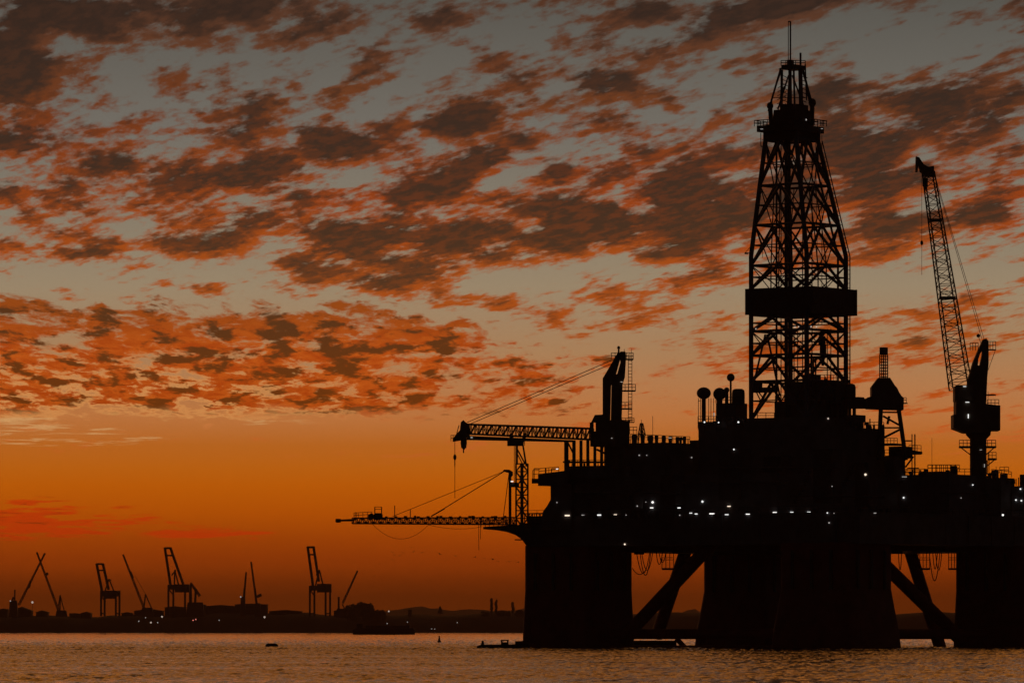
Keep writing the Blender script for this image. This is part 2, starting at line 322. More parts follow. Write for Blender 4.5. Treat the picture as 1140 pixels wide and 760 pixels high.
# ------------------------------------------------------------------ mesh building
TH_ = math.radians(36)                                    # heading of the platform to the camera
E1 = Vector((math.cos(TH_), -math.sin(TH_), 0)); E2 = Vector((math.sin(TH_), math.cos(TH_), 0)); UP = Vector((0,0,1))
class MB:
    def __init__(s): s.v = []; s.f = []
    def add(s, vs, fs):
        b = len(s.v); s.v += [tuple(p) for p in vs]; s.f += [tuple(i+b for i in f) for f in fs]; return s
    def box(s, c, size, ax=(E1, E2, UP), taper=1.0):
        c = Vector(c); a, b_, h = [Vector(k)*(q/2) for k, q in zip(ax, size)]
        vs = []
        for sz in (-1, 1):
            k = taper if sz > 0 else 1
            for sx, sy in ((-1,-1),(1,-1),(1,1),(-1,1)): vs.append(c+a*sx*k+b_*sy*k+h*sz)
        return s.add(vs, [(0,3,2,1),(4,5,6,7),(0,1,5,4),(1,2,6,5),(2,3,7,6),(3,0,4,7)])
    def tube(s, p0, p1, r, r1=None, n=6):
        p0, p1 = Vector(p0), Vector(p1); d = p1-p0
        if d.length < 1e-6: return s
        d.normalize(); a = d.orthogonal().normalized(); b_ = d.cross(a); r1 = r if r1 is None else r1
        vs = []
        for p, q in ((p0, r), (p1, r1)):
            for i in range(n):
                t_ = 2*math.pi*(i+.5)/n; vs.append(p+a*math.cos(t_)*q+b_*math.sin(t_)*q)
        fs = [(i, (i+1)%n, n+(i+1)%n, n+i) for i in range(n)]+[tuple(range(n))[::-1], tuple(range(n, 2*n))]
        return s.add(vs, fs)
    def path(s, pts, r, n=5):
        for a, b_ in zip(pts, pts[1:]): s.tube(a, b_, r, n=n)
        return s
    def lathe(s, c, prof, n=14, ax=None):
        """prof: (radius, height) pairs, around the vertical through c"""
        c = Vector(c); vs = []; fs = []
        X, Y, Z = ax or (Vector((1,0,0)), Vector((0,1,0)), UP)
        for (r, h) in prof:
            for i in range(n):
                t_ = 2*math.pi*i/n; vs.append(c+X*(r*math.cos(t_))+Y*(r*math.sin(t_))+Z*h)
        for k in range(len(prof)-1):
            for i in range(n): fs.append((k*n+i, k*n+(i+1)%n, (k+1)*n+(i+1)%n, (k+1)*n+i))
        fs.append(tuple(range(n))[::-1]); fs.append(tuple(range((len(prof)-1)*n, len(prof)*n)))
        return s.add(vs, fs)
    def ball(s, c, r, sq=1.0, n=14):
        k = 8
        return s.lathe(c, [(max(.02, r*math.sin(math.pi*i/k)), -r*sq*math.cos(math.pi*i/k)) for i in range(k+1)], n)
    def prism(s, pts, off):
        """closed outline of 3D points pushed through by off: a plate with thickness"""
        off = Vector(off); n = len(pts); pts = [Vector(p) for p in pts]
        vs = [p-off/2 for p in pts]+[p+off/2 for p in pts]
        return s.add(vs, [tuple(range(n)), tuple(range(n, 2*n))[::-1]]+[(i, n+i, n+(i+1)%n, (i+1)%n) for i in range(n)])
    def truss(s, p0, p1, w0, h0, w1, h1, n, rc, rw, side, faces=4):
        """four-chord lattice boom from p0 to p1; side = sideways direction"""
        p0, p1 = Vector(p0), Vector(p1); d = (p1-p0).normalized(); side = Vector(side); side = (side-d*side.dot(d)).normalized(); up = side.cross(d).normalized()
        if up.z < 0: up = -up
        def C(i):
            f = i/n; c = p0.lerp(p1, f); w = (w0+(w1-w0)*f)/2; h = (h0+(h1-h0)*f)/2
            return [c-side*w-up*h, c+side*w-up*h, c+side*w+up*h, c-side*w+up*h]
        R = [C(i) for i in range(n+1)]
        for k in range(4): s.tube(R[0][k], R[-1][k], rc, n=5)
        for i in range(n):
            for k in range(4):
                k2 = (k+1)%4
                s.tube(R[i][k], R[i][k2], rw, n=4)
                if (i+k)%2: s.tube(R[i][k], R[i+1][k2], rw, n=4)
                else: s.tube(R[i][k2], R[i+1][k], rw, n=4)
        for k in range(4): s.tube(R[n][k], R[n][(k+1)%4], rw, n=4)
        return s
    def rail(s, pts, h=1.15, step=1.6, r=.055, closed=False):
        pts = [Vector(p) for p in pts]
        if closed: pts = pts+[pts[0]]
        for a, b_ in zip(pts, pts[1:]):
            L = (b_-a).length; k = max(1, round(L/step))
            for i in range(k+1):
                p = a.lerp(b_, i/k); s.tube(p, p+UP*h, r, n=4)
            for q in (h, h*.55): s.tube(a+UP*q, b_+UP*q, r, n=4)
        return s
    def build(s, name, m, parent=None, smooth=False):
        me = bpy.data.meshes.new(name); me.from_pydata(s.v, [], s.f); me.update()
        bm = bmesh.new(); bm.from_mesh(me); bmesh.ops.recalc_face_normals(bm, faces=bm.faces); bm.to_mesh(me); bm.free()
        if smooth:
            me.polygons.foreach_set('use_smooth', [True]*len(me.polygons)); me.set_sharp_from_angle(angle=math.radians(40))
        me.materials.append(M[m] if isinstance(m, str) else m)
        o = bpy.data.objects.new(name, me); COL.objects.link(o)
        if parent is not None:
            o.parent = parent
            # keep the geometry where it was built: vertices become relative to the thing's base
            root = parent; off = Vector((0,0,0))
            while root is not None: off += Vector(root.location); root = root.parent
            me.transform(Matrix.Translation(-off))
        return o
def thing(name, loc, label, cat, group=None):
    o = bpy.data.objects.new(name, None); COL.objects.link(o); o.location = loc; o.empty_display_size = .5
    return tag(o, label, cat, group)
def tag(o, label=None, cat=None, group=None, kind=None):
    if label: o['label'] = label
    if cat: o['category'] = cat
    if group: o['group'] = group
    if kind: o['kind'] = kind
    return o
def mid_split(pxl, pxr, d, f=.6):
    W = (pxr-pxl)/F*d
    return f*W/math.cos(TH_), (1-f)*W/math.sin(TH_)
def rb(mb, pxl, pxr, yt, yb, d, f=.6, taper=1.0):
    """box turned with the platform whose outline runs pxl..pxr, yt..yb when it stands d metres away"""
    a, b = mid_split(pxl, pxr, d, f)
    p0, p1 = at((pxl+pxr)/2, yb, d), at((pxl+pxr)/2, yt, d)
    return mb.box((p0+p1)/2, (a, b, p1.z-p0.z), taper=taper)
def sag(a, b, drop, n=14):
    a, b = Vector(a), Vector(b)
    return [a.lerp(b, i/n)-UP*(drop*4*(i/n)*(1-i/n)) for i in range(n+1)]
# ------------------------------------------------------------------ the drilling platform
LC, NC, RC = at(644, HZ, 1053), at(931, HZ, 1017), at(1123, HZ, 1059)
for p in (LC, NC, RC): p.z = 0
FC = LC+RC-NC
S1 = (NC-LC).length; S2 = (RC-NC).length
E1 = (NC-LC).normalized(); E2 = Vector((-E1.y, E1.x, 0)); 
def build_platform():
    ctr = (LC+RC)/2
    P = thing('oil_platform', ctr, 'huge dark semi-submersible drilling platform standing in the water on four thick columns', 'oil platform')
    # hull box
    h = MB(); zb, zt = 18.6, 24.2
    h.box(ctr+UP*(zb+zt)/2, (S1+14.2, S2+14.2, zt-zb))
    h.box(ctr+UP*(zb-.5), (S1-2, S2-16, 1.0)); h.box(ctr+UP*(zb-.53), (S1-16, S2-2, 1.0))
    for k in range(9):                                    # stiffener ribs on the two faces towards the camera
        h.box(ctr-E2*((S2+14.2)/2+.12)+E1*((k-4)*8.4)+UP*(zb+zt)/2, (.35, .3, zt-zb-.4))
    for k in range(8):
        h.box(ctr+E1*((S1+14.2)/2+.12)+E2*((k-3.5)*7.6)+UP*(zb+zt)/2, (.3, .35, zt-zb-.4))
    hull = h.build('upper_hull', 'deck', P)
    # columns: rounded squares that flare to the waterline
    def ring(c, half, z, r=1.3):
        o = []
        for sx, sy, a0 in ((1,1,0),(-1,1,90),(-1,-1,180),(1,-1,270)):
            for k in range(6):
                a = math.radians(a0+k*18); o.append(c+E1*(sx*(half-r)+r*math.cos(a))+E2*(sy*(half-r)+r*math.sin(a))+UP*z)
        return o
    for c in (LC, NC, RC, FC):
        m = MB(); R = []
        fl = 1.3 if c in (NC, FC) else .35
        for half, z in ((7.4+fl,-3),(7.4+fl,0),(7.4+fl*.75,3.4),(7.4+fl*.3,7.6),(7.4,10.6),(7.4,zb+.2)): R += ring(c, half, z)
        n = 24; fs = [(k*n+i, k*n+(i+1)%n, (k+1)*n+(i+1)%n, (k+1)*n+i) for k in range(5) for i in range(n)]+[tuple(range(n))[::-1], tuple(range(5*n, 6*n))]
        m.add(R, fs)
        col = m.build('column', 'hull', P, smooth=True)
        for sgn, ax, oth in ((-1, E2, E1), (1, E1, E2)):  # rubbing strakes on the two seen faces
            for q in (-4.2, 0, 4.2): MB().box(c+ax*sgn*7.62+oth*q+UP*14, (.5 if ax is E2 else .4, .4 if ax is E2 else .5, 7)).build('rubbing_strake', 'dark', col)
    # horizontal braces just above the water
    for a, b in ((LC,NC),(LC,FC),(NC,RC),(FC,RC)):
        MB().tube(a+UP*2.5, b+UP*2.5, .95, n=14).build('horizontal_brace', 'hull', P, smooth=True)
    MB().box((LC+NC)/2-UP*.2, (S1-12, 7, 1.3)).build('pontoon', 'hull', P)
    for p0, p1, r in ((at(698,706,1046), at(797,600,1034), 1.25), (at(731,708,1070), at(769,596,1080), 1.2),
                      (at(976,620,1027), at(1068,710,1047), 1.25), (at(1008,596,1075), at(1048.5,726,1071), 1.2)):
        MB().tube(p0, p1, r, n=14).build('diagonal_brace', 'hull', P, smooth=True)
    a, b = at(704,712.5,1066), at(753,718,1066); MB().box((a+b)/2,(b.x-a.x,3,a.z-b.z),ax=(Vector((1,0,0)),Vector((0,1,0)),UP)).build('landing_float','dark',P)
    for p0,p1 in (((753,710),(763,721)),((785,708),(777,721))): MB().tube(at(*p0,1064),at(*p1,1064),.5,n=8).build('brace_strut','hull',P)
    # hanging hoses and a work cradle under the hull, in both openings
    def hoses(lst, d):
        for (x0, y0, x1, y1, dr) in lst:
            MB().path(sag(at(x0,y0,d), at(x1,y1,d), dr), .085).build('hanging_hose', 'hose', P)
    hoses([(708,610,724,610,4.6),(712,610,725,610,5.0),(730,610,738,610,3.0),(733,610,742,610,2.6),(704,632,719,634,1.0),(714,612,727,612,3.7)], 1050)
    hoses([(1034,608,1047,608,6.4),(1038,608,1044,608,4.2),(1041,608,1049,608,4.4),(1000,610,1004,610,4.0),(1017,608,1024,608,2.2)], 1060)
    for (x0, x1, y, d) in ((737,750,633,1052),(1024,1035,633,1060),(1056,1066,633,1050)):
        m = MB(); a, b = at(x0,y,d), at(x1,y,d); c = (a+b)/2; w = (b-a).length
        m.box(c, (w, 1.6, .35), ax=(Vector((1,0,0)), Vector((0,1,0)), UP))
        for k in range(4):
            p = a.lerp(b, k/3); m.tube(p, Vector((p.x, p.y, 18.6)), .07, n=4)
        m.rail([a+UP*1.2, b+UP*1.2], h=.9)
        m.build('work_cradle', 'dark', P)
    for (x0, x1, y, d) in ((706,717,615,1046),(992,1004,614,1032),(1050,1062,611,1045),(748,776,613,1040)):
        a, b = at(x0,y,d), at(x1,y,d); MB().box((a+b)/2, ((b-a).length, 2, .6), ax=(Vector((1,0,0)), Vector((0,1,0)), UP)).build('hull_bracket', 'dark', P)
    # stacked decks and modules: (name, pxl, pxr, ytop, ybottom, distance, share of the long face)
    def mod(name, pxl, pxr, yt, yb, d, f=.6, m='house', taper=1.0): return rb(MB(), pxl, pxr, yt, yb, d, f, taper).build(name, m, P)
    main = mod('main_deck_house', 618, 1003, 531, 577, 1052, .62)
    mod('deckhouse', 628, 702, 519, 532, 1046, .6)
    mod('deckhouse', 676, 781, 494, 532, 1052, .6)
    mod('deckhouse', 768, 782, 490, 500, 1056, .6)
    big = mod('machinery_module', 777, 986, 477, 545, 1052, .58)
    mod('machinery_module', 777, 832, 470, 479, 1055, .55); mod('deckhouse', 797, 832, 449, 471, 1058, .6)
    mod('drill_floor_house', 828, 962, 466, 480, 1054, .58)
    mod('deckhouse', 940, 964, 462, 470, 1052, .5)
    mod('drill_floor_house', 862, 941, 447, 468, 1060, .6)
    mod('drill_floor_house', 873, 898, 425, 450, 1054, .6); mod('drill_floor_house', 893, 914, 417, 450, 1056, .6); mod('drill_floor_house', 908, 944, 425, 449, 1057, .6)
    mod('deckhouse', 984, 1006, 508, 535, 1052, .5)
    mod('deckhouse', 1000, 1105, 529, 578, 1056, .5); mod('deckhouse', 1024, 1066, 525, 531, 1056, .55); mod('deckhouse', 1096, 1130, 532, 578, 1058, .5)
    mod('deckhouse', 1113, 1122, 527, 534, 1058, .5); mod('deckhouse', 1104, 1112, 523, 534, 1056, .5); mod('deckhouse', 1126, 1150, 541, 578, 1058, .5); mod('deckhouse', 1135, 1150, 528, 543, 1060, .5)
    # blocks that break the long faces into bays, lit by the lamps
    for (a, b, yt, yb, d) in ((640,668,540,570,1040),(690,716,535,566,1036),(735,762,528,562,1032),(800,836,500,556,1028),(850,880,508,552,1026),(905,938,500,560,1022),(952,975,515,565,1026)):
        mod('deck_module', a, b, yt, yb, d, .62, 'pipe')
    # left cantilever deck with curved support below
    m = MB(); d = 1046
    m.prism([at(599,528,d),at(632,524,d),at(632,541,d),at(599,540,d)], Vector((0,8,0))).build('boat_deck', 'deck', P)
    MB().prism([at(592,533,d),at(600,533,d),at(600,537.5,d),at(592,537.5,d)], Vector((0,6,0))).build('boat_deck', 'deck', P)
    MB().rail([at(593,533,d-2), at(600,533,d-2)], h=1.6, step=1).build('railing','dark',P); MB().rail([at(600,528,d-3), at(622,526,d-3)], h=1.1).build('railing','dark',P); MB().path([at(594.5,533,d),at(594.5,521.5,d),at(601.5,521.5,d)],.1).build('davit', 'dark', P); MB().tube(at(607.5,528,d),at(607.5,521,d),.14).build('davit', 'dark', P); MB().path([at(614,527,d),at(614,521.5,d),at(622,521.5,d)],.1).build('davit', 'dark', P)
    L = [at(613,539,d),at(613,556,d),at(609,563,d),at(604.5,569,d),at(602.5,577,d),at(602.5,590,d),at(636,590,d),at(636,539,d)]
    MB().prism(L, Vector((0,6,0))).build('deck_support', 'deck', P)
    # walkway across to the burner boom foot
    m = MB(); a, b = at(584,583,1050), at(606,583,1048)
    m.box((a+b)/2, ((b-a).length, 2.2, .3), ax=(Vector((1,0,0)), Vector((0,1,0)), UP))
    m.rail([a-Vector((0,1,0)), b-Vector((0,1,0))], h=1.9, step=.9, r=.09).rail([a+Vector((0,1,0)), b+Vector((0,1,0))], h=1.9, step=1.1, r=.08)
    m.tube(a+UP*.2, a.lerp(b,.4)+UP*1.8, .09).tube(a.lerp(b,.4)+UP*.2, b+UP*1.8, .09)
    m.build('walkway', 'dark', P)
    # cantilevered flare platform at the hull corner, lower side curved
    d = 1052
    low = [at(538,588.5,d),at(552,589.5,d),at(564,591.5,d),at(574,595,d),at(581,600,d),at(586,607,d)]
    MB().prism([at(538,586.5,d),at(560,585,d),at(596,583,d),at(596,607,d)]+low[::-1], Vector((0,6,0))).build('corner_platform', 'deck', P)
    MB().rail([at(535.5,587,d-3), at(564,585,d-3)], h=1.2, step=.8, r=.06).build('railing', 'dark', P)
    for x, y0, y1 in ((533,584,612),(535,578,600)): MB().tube(at(x,y0,d),at(x,y1,d),.05).build('hanging_line','rope',P)
    MB().tube(at(573,600.5,d-2),at(582,600.5,d-2),.12).build('boom_stub','dark',P)
    # bank of vertical riser tubes under the crane boom
    d = 1043
    for (x0, x1) in ((628,633),(637,641),(645,648.6),(652.6,656.2),(660.5,664),(668,671.5)):
        w = (x1-x0)/F*d/2; x = (x0+x1)/2
        MB().tube(at(x,521,d), at(x,490,d), w, n=10).build('vertical_pipe', 'pipe', P, smooth=True)
    m = MB().box((at(627,513.5,d)+at(676,514.5,d))/2, (8.2,.5,.28), ax=(Vector((1,0,0)), Vector((0,1,0)), UP))
    m.tube(at(632,492,d), at(639,506,d), .16).tube(at(664,500,d),at(677,506,d),.2).tube(at(669,512,d),at(672,488,d),.2); m.build('pipe_brace', 'pipe', P)
    # stubby vents and tanks along the roof right of the crane
    d = 1050
    for (x0, x1, yt) in ((703,709.5,483.5),(713,718,484),(721,727.5,484.5),(728.8,733,484),(736.5,741.5,485),(744,748.5,485.5),(752,756.3,486),(760,764,486)):
        w = (x1-x0)/F*d/2; x = (x0+x1)/2
        h = at(x,yt,d).z; z0 = at(x,496,d).z
        MB().lathe(at(x,496,d), [(w*.9,0),(w*.9,(h-z0)*.5),(w,(h-z0)*.55),(w,(h-z0)*.9),(w*.8,h-z0)], 10).build('roof_vent', 'pipe', P, smooth=True)
    m = MB().truss(at(714.5,485,d), at(714.2,471,d), 1.0,1.0,.35,.35, 6, .10,.06, E1).tube(at(714.2,471,d), at(714,467,d), .05)
    m.build('lattice_mast', 'dark', P)
    MB().tube(at(726.7,486,d), at(726.7,463,d), .045, n=4).build('whip_antenna', 'dark', P)
    MB().rail([at(701,483,d-2), at(709,483,d-2)], h=1.3, step=.8).build('railing', 'dark', P); MB().rail([at(702,489.6,d-2), at(768,492.6,d-2)], h=1.1).build('railing', 'dark', P)
    # satellite domes on posts
    d = 1056
    def dome(x, y, r, sq, ybase, pw):
        c = at(x,y,d); R = r/F*d
        o = MB().ball(c, R, sq, 16).build('satellite_dome', 'dome', P, smooth=True)
        MB().tube(at(x,ybase,d), c-UP*R*.7, pw, n=8).build('dome_post', 'dark', o)
        return o
    dome(783.5,437.5,8,.85,472,.42); dome(801,438.5,7.2,1,452,.6); dome(809,434,3.1,1,452,.35); dome(813.5,420,4.5,1,450,.2)
    m = MB()
    for x in (777.5,780,789,791.5,794.5): m.tube(at(x,471,d-1), at(x,443,d-1), .06, n=4)
    m.tube(at(777.5,446,d-1), at(780,446,d-1), .06, n=4); m.build('dome_support_frame', 'dark', P)
    R = 7.2/F*d
    MB().lathe(at(822,451,d), [(R,0),(R,2.2),(R*.93,2.8),(R*.6,3.05)], 16).build('tank', 'dome', P, smooth=True)
    R = 6.2/F*d; c = at(946.5,443,d)
    MB().lathe(c, [(R*.9,0),(R,.3),(R,2.0),(R*.86,2.5),(R*.4,2.7)], 16).build('tank', 'dome', P, smooth=True)
    MB().box(at(946,444.5,d), (2.6,3,.6)).build('tank_saddle', 'dark', P)
    # pipes and posts between the drill floor and the module below it
    for x, w in ((914,.2),(919.5,.35),(924.5,.25),(930,.4),(936,.35),(941,.5),(946,.3),(951,.35)):
        MB().tube(at(x,468,d), at(x,444,d), w, n=6).build('drill_floor_leg', 'pipe', P)
    MB().tube(at(913,450,d), at(926,463,d), .15).build('drill_floor_brace', 'pipe', P); MB().tube(at(929,455.5,d), at(953,449,d), .14).build('drill_floor_brace', 'pipe', P)
    # beam across to the exhaust tower
    m = MB(); a, b = at(944,448.5,1056), at(983,450,1056)
    m.box((a+b)/2, ((b-a).length, 2.6, 1.8), ax=(Vector((1,0,0)), Vector((0,1,0)), UP)); m.box(at(956,444,1056), (1.2,2,.7)); m.build('bridge_beam', 'pipe', P)
    MB().rail([at(962,476.5,1048), at(984,476.5,1048)], h=1.1).tube(at(968.5,477,1048),at(968.5,466,1048),.12).build('railing', 'dark', P); MB().tube(at(973,479,1048),at(973,473,1048),.22).build('roof_pipe','pipe',P); MB().rail([at(1008,529,1050),at(1024,529,1050)],h=1).build('railing', 'dark', P)
    MB().rail([at(1033,525,1053), at(1068,525,1053)], h=1.3, step=.7, r=.07).build('railing','dark',P); MB().rail([at(1033,525,1059), at(1068,525,1059)], h=1.3, step=.8, r=.07).build('railing','dark',P); MB().box(at(1062,522.5,1056), (.9,.9,1.4)).build('deck_locker','pipe',P); MB().tube(at(1037.5,527,1056),at(1037.5,487,1056),.035,n=4).build('whip_antenna', 'dark', P)
    MB().rail([at(1104,528,1052), at(1126,531,1052)], h=1).build('railing','dark',P); MB().tube(at(1109,525,1056),at(1109,519,1056),.06).build('roof_pipe','pipe',P)
    # clutter on the open decks: winches, pipe ends, small lockers
    rr = random.Random(11)
    for k in range(46):
        x = rr.uniform(640, 985); d_ = rr.uniform(1024, 1034); yb = 577-(x-618)/385*4; hh = rr.uniform(2, 9)
        rb(MB(), x, x+rr.uniform(3, 11), yb-hh, yb+1, d_, .6).build('deck_locker', 'pipe', P)
    for k in range(26):
        x = rr.uniform(782, 980); yt = rr.uniform(473, 477.5); MB().tube(at(x,479,1046), at(x,yt,1046), rr.uniform(.08,.22), n=5).build('roof_pipe', 'pipe', P)
    MB().rail([at(834,466,1044),at(862,466,1044)],h=1.1,r=.06).build('railing', 'dark', P); MB().rail([at(777,470,1050),at(800,470,1050)],h=1.1,r=.05).build('railing', 'dark', P)
    # skyline clutter: vents, lockers, posts and handrails on every roof line
    for (xa, xb, ya, yb, dd, n) in ((784,832,470,470,1050,7),(866,912,447,447,1052,5),(915,942,425,425,1053,6),(942,986,476,476,1048,9),(1006,1066,529,529,1050,9),(1098,1140,531,540,1054,9),(704,768,493,494,1047,7),(632,672,519,519,1044,5)):
        for k in range(n):
            x = rr.uniform(xa, xb); y = ya+(yb-ya)*(x-xa)/(xb-xa); q = rr.random()
            if q < .35: MB().tube(at(x,y+2,dd), at(x,y-rr.uniform(3,9),dd), rr.uniform(.05,.11), n=5).build('roof_pipe', 'pipe', P)
            elif q < .7: rb(MB(), x, x+rr.uniform(2.5,6), y-rr.uniform(1.5,4.5), y+1.5, dd, .5).build('roof_locker', 'pipe', P)
            else:
                h_ = rr.uniform(2,5)/6; MB().lathe(at(x,y+1,dd),[(.22,0),(.22,h_),(.42,h_+.1),(.42,h_+.45),(.2,h_+.6)],8).build('roof_vent','pipe',P)
    for (xa, ya, xb, yb, dd) in ((797,449,828,449,1053),(863,447,874,447,1056),(898,424,944,424,1053),(985,507.5,1005,507.5,1048),(1003,528.6,1030,528.6,1052),(1066,528.6,1082,528.6,1052),(1113,526.5,1123,526.5,1054),(680,493.6,702,493.6,1046),(777,476.5,797,476.5,1047),(630,518.8,676,518.8,1042)):
        MB().rail([at(xa,ya,dd),at(xb,yb,dd)],h=1.15,step=1.1,r=.055).build('railing','dark',P)
    # stairs and pipe runs on the lamp-lit faces
    for (xa, ya, xb, yb, dd) in ((700,560,716,532,1030),(840,545,856,510,1026),(884,560,900,530,1022),(940,540,952,515,1024)):
        m = MB(); a, b = at(xa,ya,dd), at(xb,yb,dd)
        for k in range(10): m.box(a.lerp(b,k/9),(1.0,1.2,.12),ax=(Vector((1,0,0)),Vector((0,1,0)),UP))
        m.tube(a+UP*1.0,b+UP*1.0,.05).tube(a-Vector((0,.6,0)),b-Vector((0,.6,0)),.12).tube(a+Vector((0,.6,0)),b+Vector((0,.6,0)),.12)
        for k in range(5): p = a.lerp(b,k/4); m.tube(p,p+UP*1.05,.05,n=4)
        m.build('stairway','dark',P)
    for (xa, xb, y, dd, r_) in ((640,760,548,1030,.16),(760,880,536,1024,.2),(800,930,520,1021,.16),(880,985,552,1018,.2),(1010,1100,548,1047,.16)):
        MB().tube(at(xa,y,dd+6),at(xb,y+1,dd-6),r_,n=8).build('pipe_run','pipe',P)
    # railing along the main deck edge, both faces seen
    m = MB(); zt = 24.2; c0 = ctr-E1*(S1/2+7)-E2*(S2/2+7); c1 = ctr+E1*(S1/2+7)-E2*(S2/2+7); c2 = ctr+E1*(S1/2+7)+E2*(S2/2+7)
    m.rail([c0+UP*zt, c1+UP*zt, c2+UP*zt], h=1.1, step=2.2, r=.04); m.build('railing', 'dark', P)
    return P

# ------------------------------------------------------------------ derrick
def build_derrick():
    d = 1056; base = at(889,468,d)
    D = thing('drilling_derrick', base, 'tall tapering lattice derrick with a dark band round its middle, topped by a spire', 'derrick')
    ys = [468,425,396,369,351,322,296,251,207,157]
    def corner(sx, sy, y):
        f = min(1, max(0, (285-y)/(285-157)))
        cx = 889-7.5*f; half = 6.3-(6.3-3.5)*f
        return at(cx, y, d)+E1*(half*sx)+E2*(half*sy)
    cs = [(-1,-1),(1,-1),(1,1),(-1,1)]
    for sx, sy in cs:
        m = MB(); Y = [470,285,240,200,157,145]
        for a, b in zip(Y, Y[1:]):
            m.tube(corner(sx,sy,a), corner(sx,sy,b), .45, n=6)
        m.build('leg', 'derrick', D)
    for fi in range(4):                                   # each face of lattice is one part
        a, b = cs[fi], cs[(fi+1)%4]; m = MB()
        for k in range(len(ys)-1):
            y0, y1 = ys[k], ys[k+1]
            if y0 == 351: continue
            A0, B0, A1, B1 = corner(*a,y0), corner(*b,y0), corner(*a,y1), corner(*b,y1)
            m.tube(A1, B1, .23, n=5)
            top = (A1+B1)/2; m.tube(A0, top, .29, n=5); m.tube(B0, top, .29, n=5)
            ym = (y0+y1)/2; Am, Bm = corner(*a,ym), corner(*b,ym)
            m.tube(Am, (A0+top)/2, .13, n=4); m.tube(Bm, (B0+top)/2, .13, n=4)
            if k % 2 == 0: m.tube(A1, (A0+top)/2, .12, n=4); m.tube(B1, (B0+top)/2, .12, n=4)
            m.tube(Am, (A0+top)/2+(Am-Am), .1, n=4); m.tube((A0+top)/2, (B0+top)/2, .11, n=4)
            if k in (5,6,7,8): m.tube(A1, (A0+B0)/2, .11, n=4); m.tube(B1, (A0+B0)/2, .11, n=4)
            if k in (5,6,7): m.tube(top, (A0+B0)/2, .12, n=4)
        m.build('lattice_face', 'derrick', D)
    # wind wall band
    m = MB(); zb, zt = at(889,351,d).z, at(889,322,d).z; hw = 7.2
    for ax, ot, sg in ((E2,E1,-1),(E2,E1,1),(E1,E2,-1),(E1,E2,1)):
        L = 2*hw+.3 if ax is E2 else 2*hw-.3
        m.box(at(892,336.5,d)+ax*(sg*hw), (L,.3,zt-zb) if ax is E2 else (.3,L,zt-zb))
    for sg in (-1,0,1):
        for q in (zb+.4, zt-.4): m.box(Vector((at(892,336,d)+E1*0).to_tuple()[:2]+(q,))+E2*(sg*4), (2*hw-.4,.25,.25))
    m.build('wind_wall', 'dark', D)
    # monkey board, travelling block, pipe stands, guide rails
    MB().tube(at(864.5,466,d-1),at(864.5,150,d-1),.2,n=6).build('guide_rail','derrick',D)
    MB().tube(at(875.3,466,d),at(875.3,150,d),.36,n=6).tube(at(878.9,466,d),at(878.9,150,d),.26,n=6).build('guide_rail','derrick',D)
    MB().path(sag(at(868,300,d-3),at(884,210,d-3),6,18),.09,5).build('mud_hose','hose',D)
    for x in (869.5,893.5,904): MB().tube(at(x,466,d+3),at(x,160,d+3),.1,n=5).build('guide_line','rope',D)
    m = MB(); 
    for y in range(180, 460, 22): m.tube(at(875.3,y,d), at(878.4,y-4,d), .1, n=4)
    m.build('guide_brace','derrick',D)
    m = MB().tube(at(915,362,d),at(915,150,d),.06,n=4).tube(at(911,362,d),at(908,150,d),.05,n=4); m.build('hoist_line','rope',D)
    m = MB(); rb(m,911,919,374,384,d,.5); rb(m,912.5,920,384,396,d,.5); m.tube(at(916,396,d),at(916,407,d),.5,.25,n=8); m.tube(at(915,374,d),at(915,366,d),.35,n=8); m.build('travelling_block','dark',D)
    m = MB()
    for x in (898,900.3,903,905.5,908): m.tube(at(x,447,d-2),at(x,393+(x%3)*2,d-2),.16,n=5)
    m.build('pipe_stand','pipe',D)
    m = MB()
    for x in (884,888,921,925): m.tube(at(x,447,d+2),at(x,366,d+2),.09,n=4)
    m.tube(at(836,440,d-4),at(852,372,d-4),.2,n=5).tube(at(868,440,d-4),at(854,372,d-4),.2,n=5)
    m.box(at(852,434,d-3),(4.2,2,.9)); m.box(at(843,431,d-3),(1.4,1.4,2)); m.build('service_frame','derrick',D)
    # standpipe and ladder cage up the right leg
    m = MB()
    pr = [corner(1,1,y)+Vector((.75,0,0)) for y in (460,285,240,200,157)]
    pl = [corner(1,1,y)+Vector((-1.5,-.5,0)) for y in (460,285,240,200,157)]
    m.path(pr,.11,4).path(pl,.22,6)
    for k in range(60):
        y = 455-k*5; m.tube(corner(1,1,y), corner(1,1,y)+Vector((.75,0,0)), .05, n=4)
    m.build('ladder','derrick',D)
    for y in (369,396,296,251):
        MB().box((corner(1,1,y)+corner(1,-1,y))/2,(1.6,9 if y>285 else 7,.35)).build('landing','derrick',D)
    # crown deck
    m = MB(); rb(m,842,918,141,148,d,.52); m.build('crown_platform','dark',D)
    c = at(880,141,d); hw = 5.1
    m = MB().rail([c+E1*sx*hw+E2*sy*hw*.86 for sx,sy in cs], h=1.1, step=1, r=.07, closed=True)
    m.tube(at(847,148,d),at(847,163,d),.07,n=4).tube(at(847,163,d),at(853,163,d),.1,n=4).tube(at(848,156,d),at(853,156,d),.06,n=4)
    m.build('railing','dark',D)
    m = MB(); rb(m,859.5,904,123,143,d,.55,.93); rb(m,868,900,117,123,d,.5); rb(m,850,911,147,157,d,.55,1.02); m.build('crown_house','dark',D)
    # A-frame over the crown: six struts with ladders
    m = MB()
    top = at(881.5,76,d); bot = at(880.5,124,d)
    for sx, sy in cs:
        a = bot+E1*sx*3.0+E2*sy*3.0; b = top+E1*sx*1.45+E2*sy*1.45
        m.tube(a,b,.2,n=5)
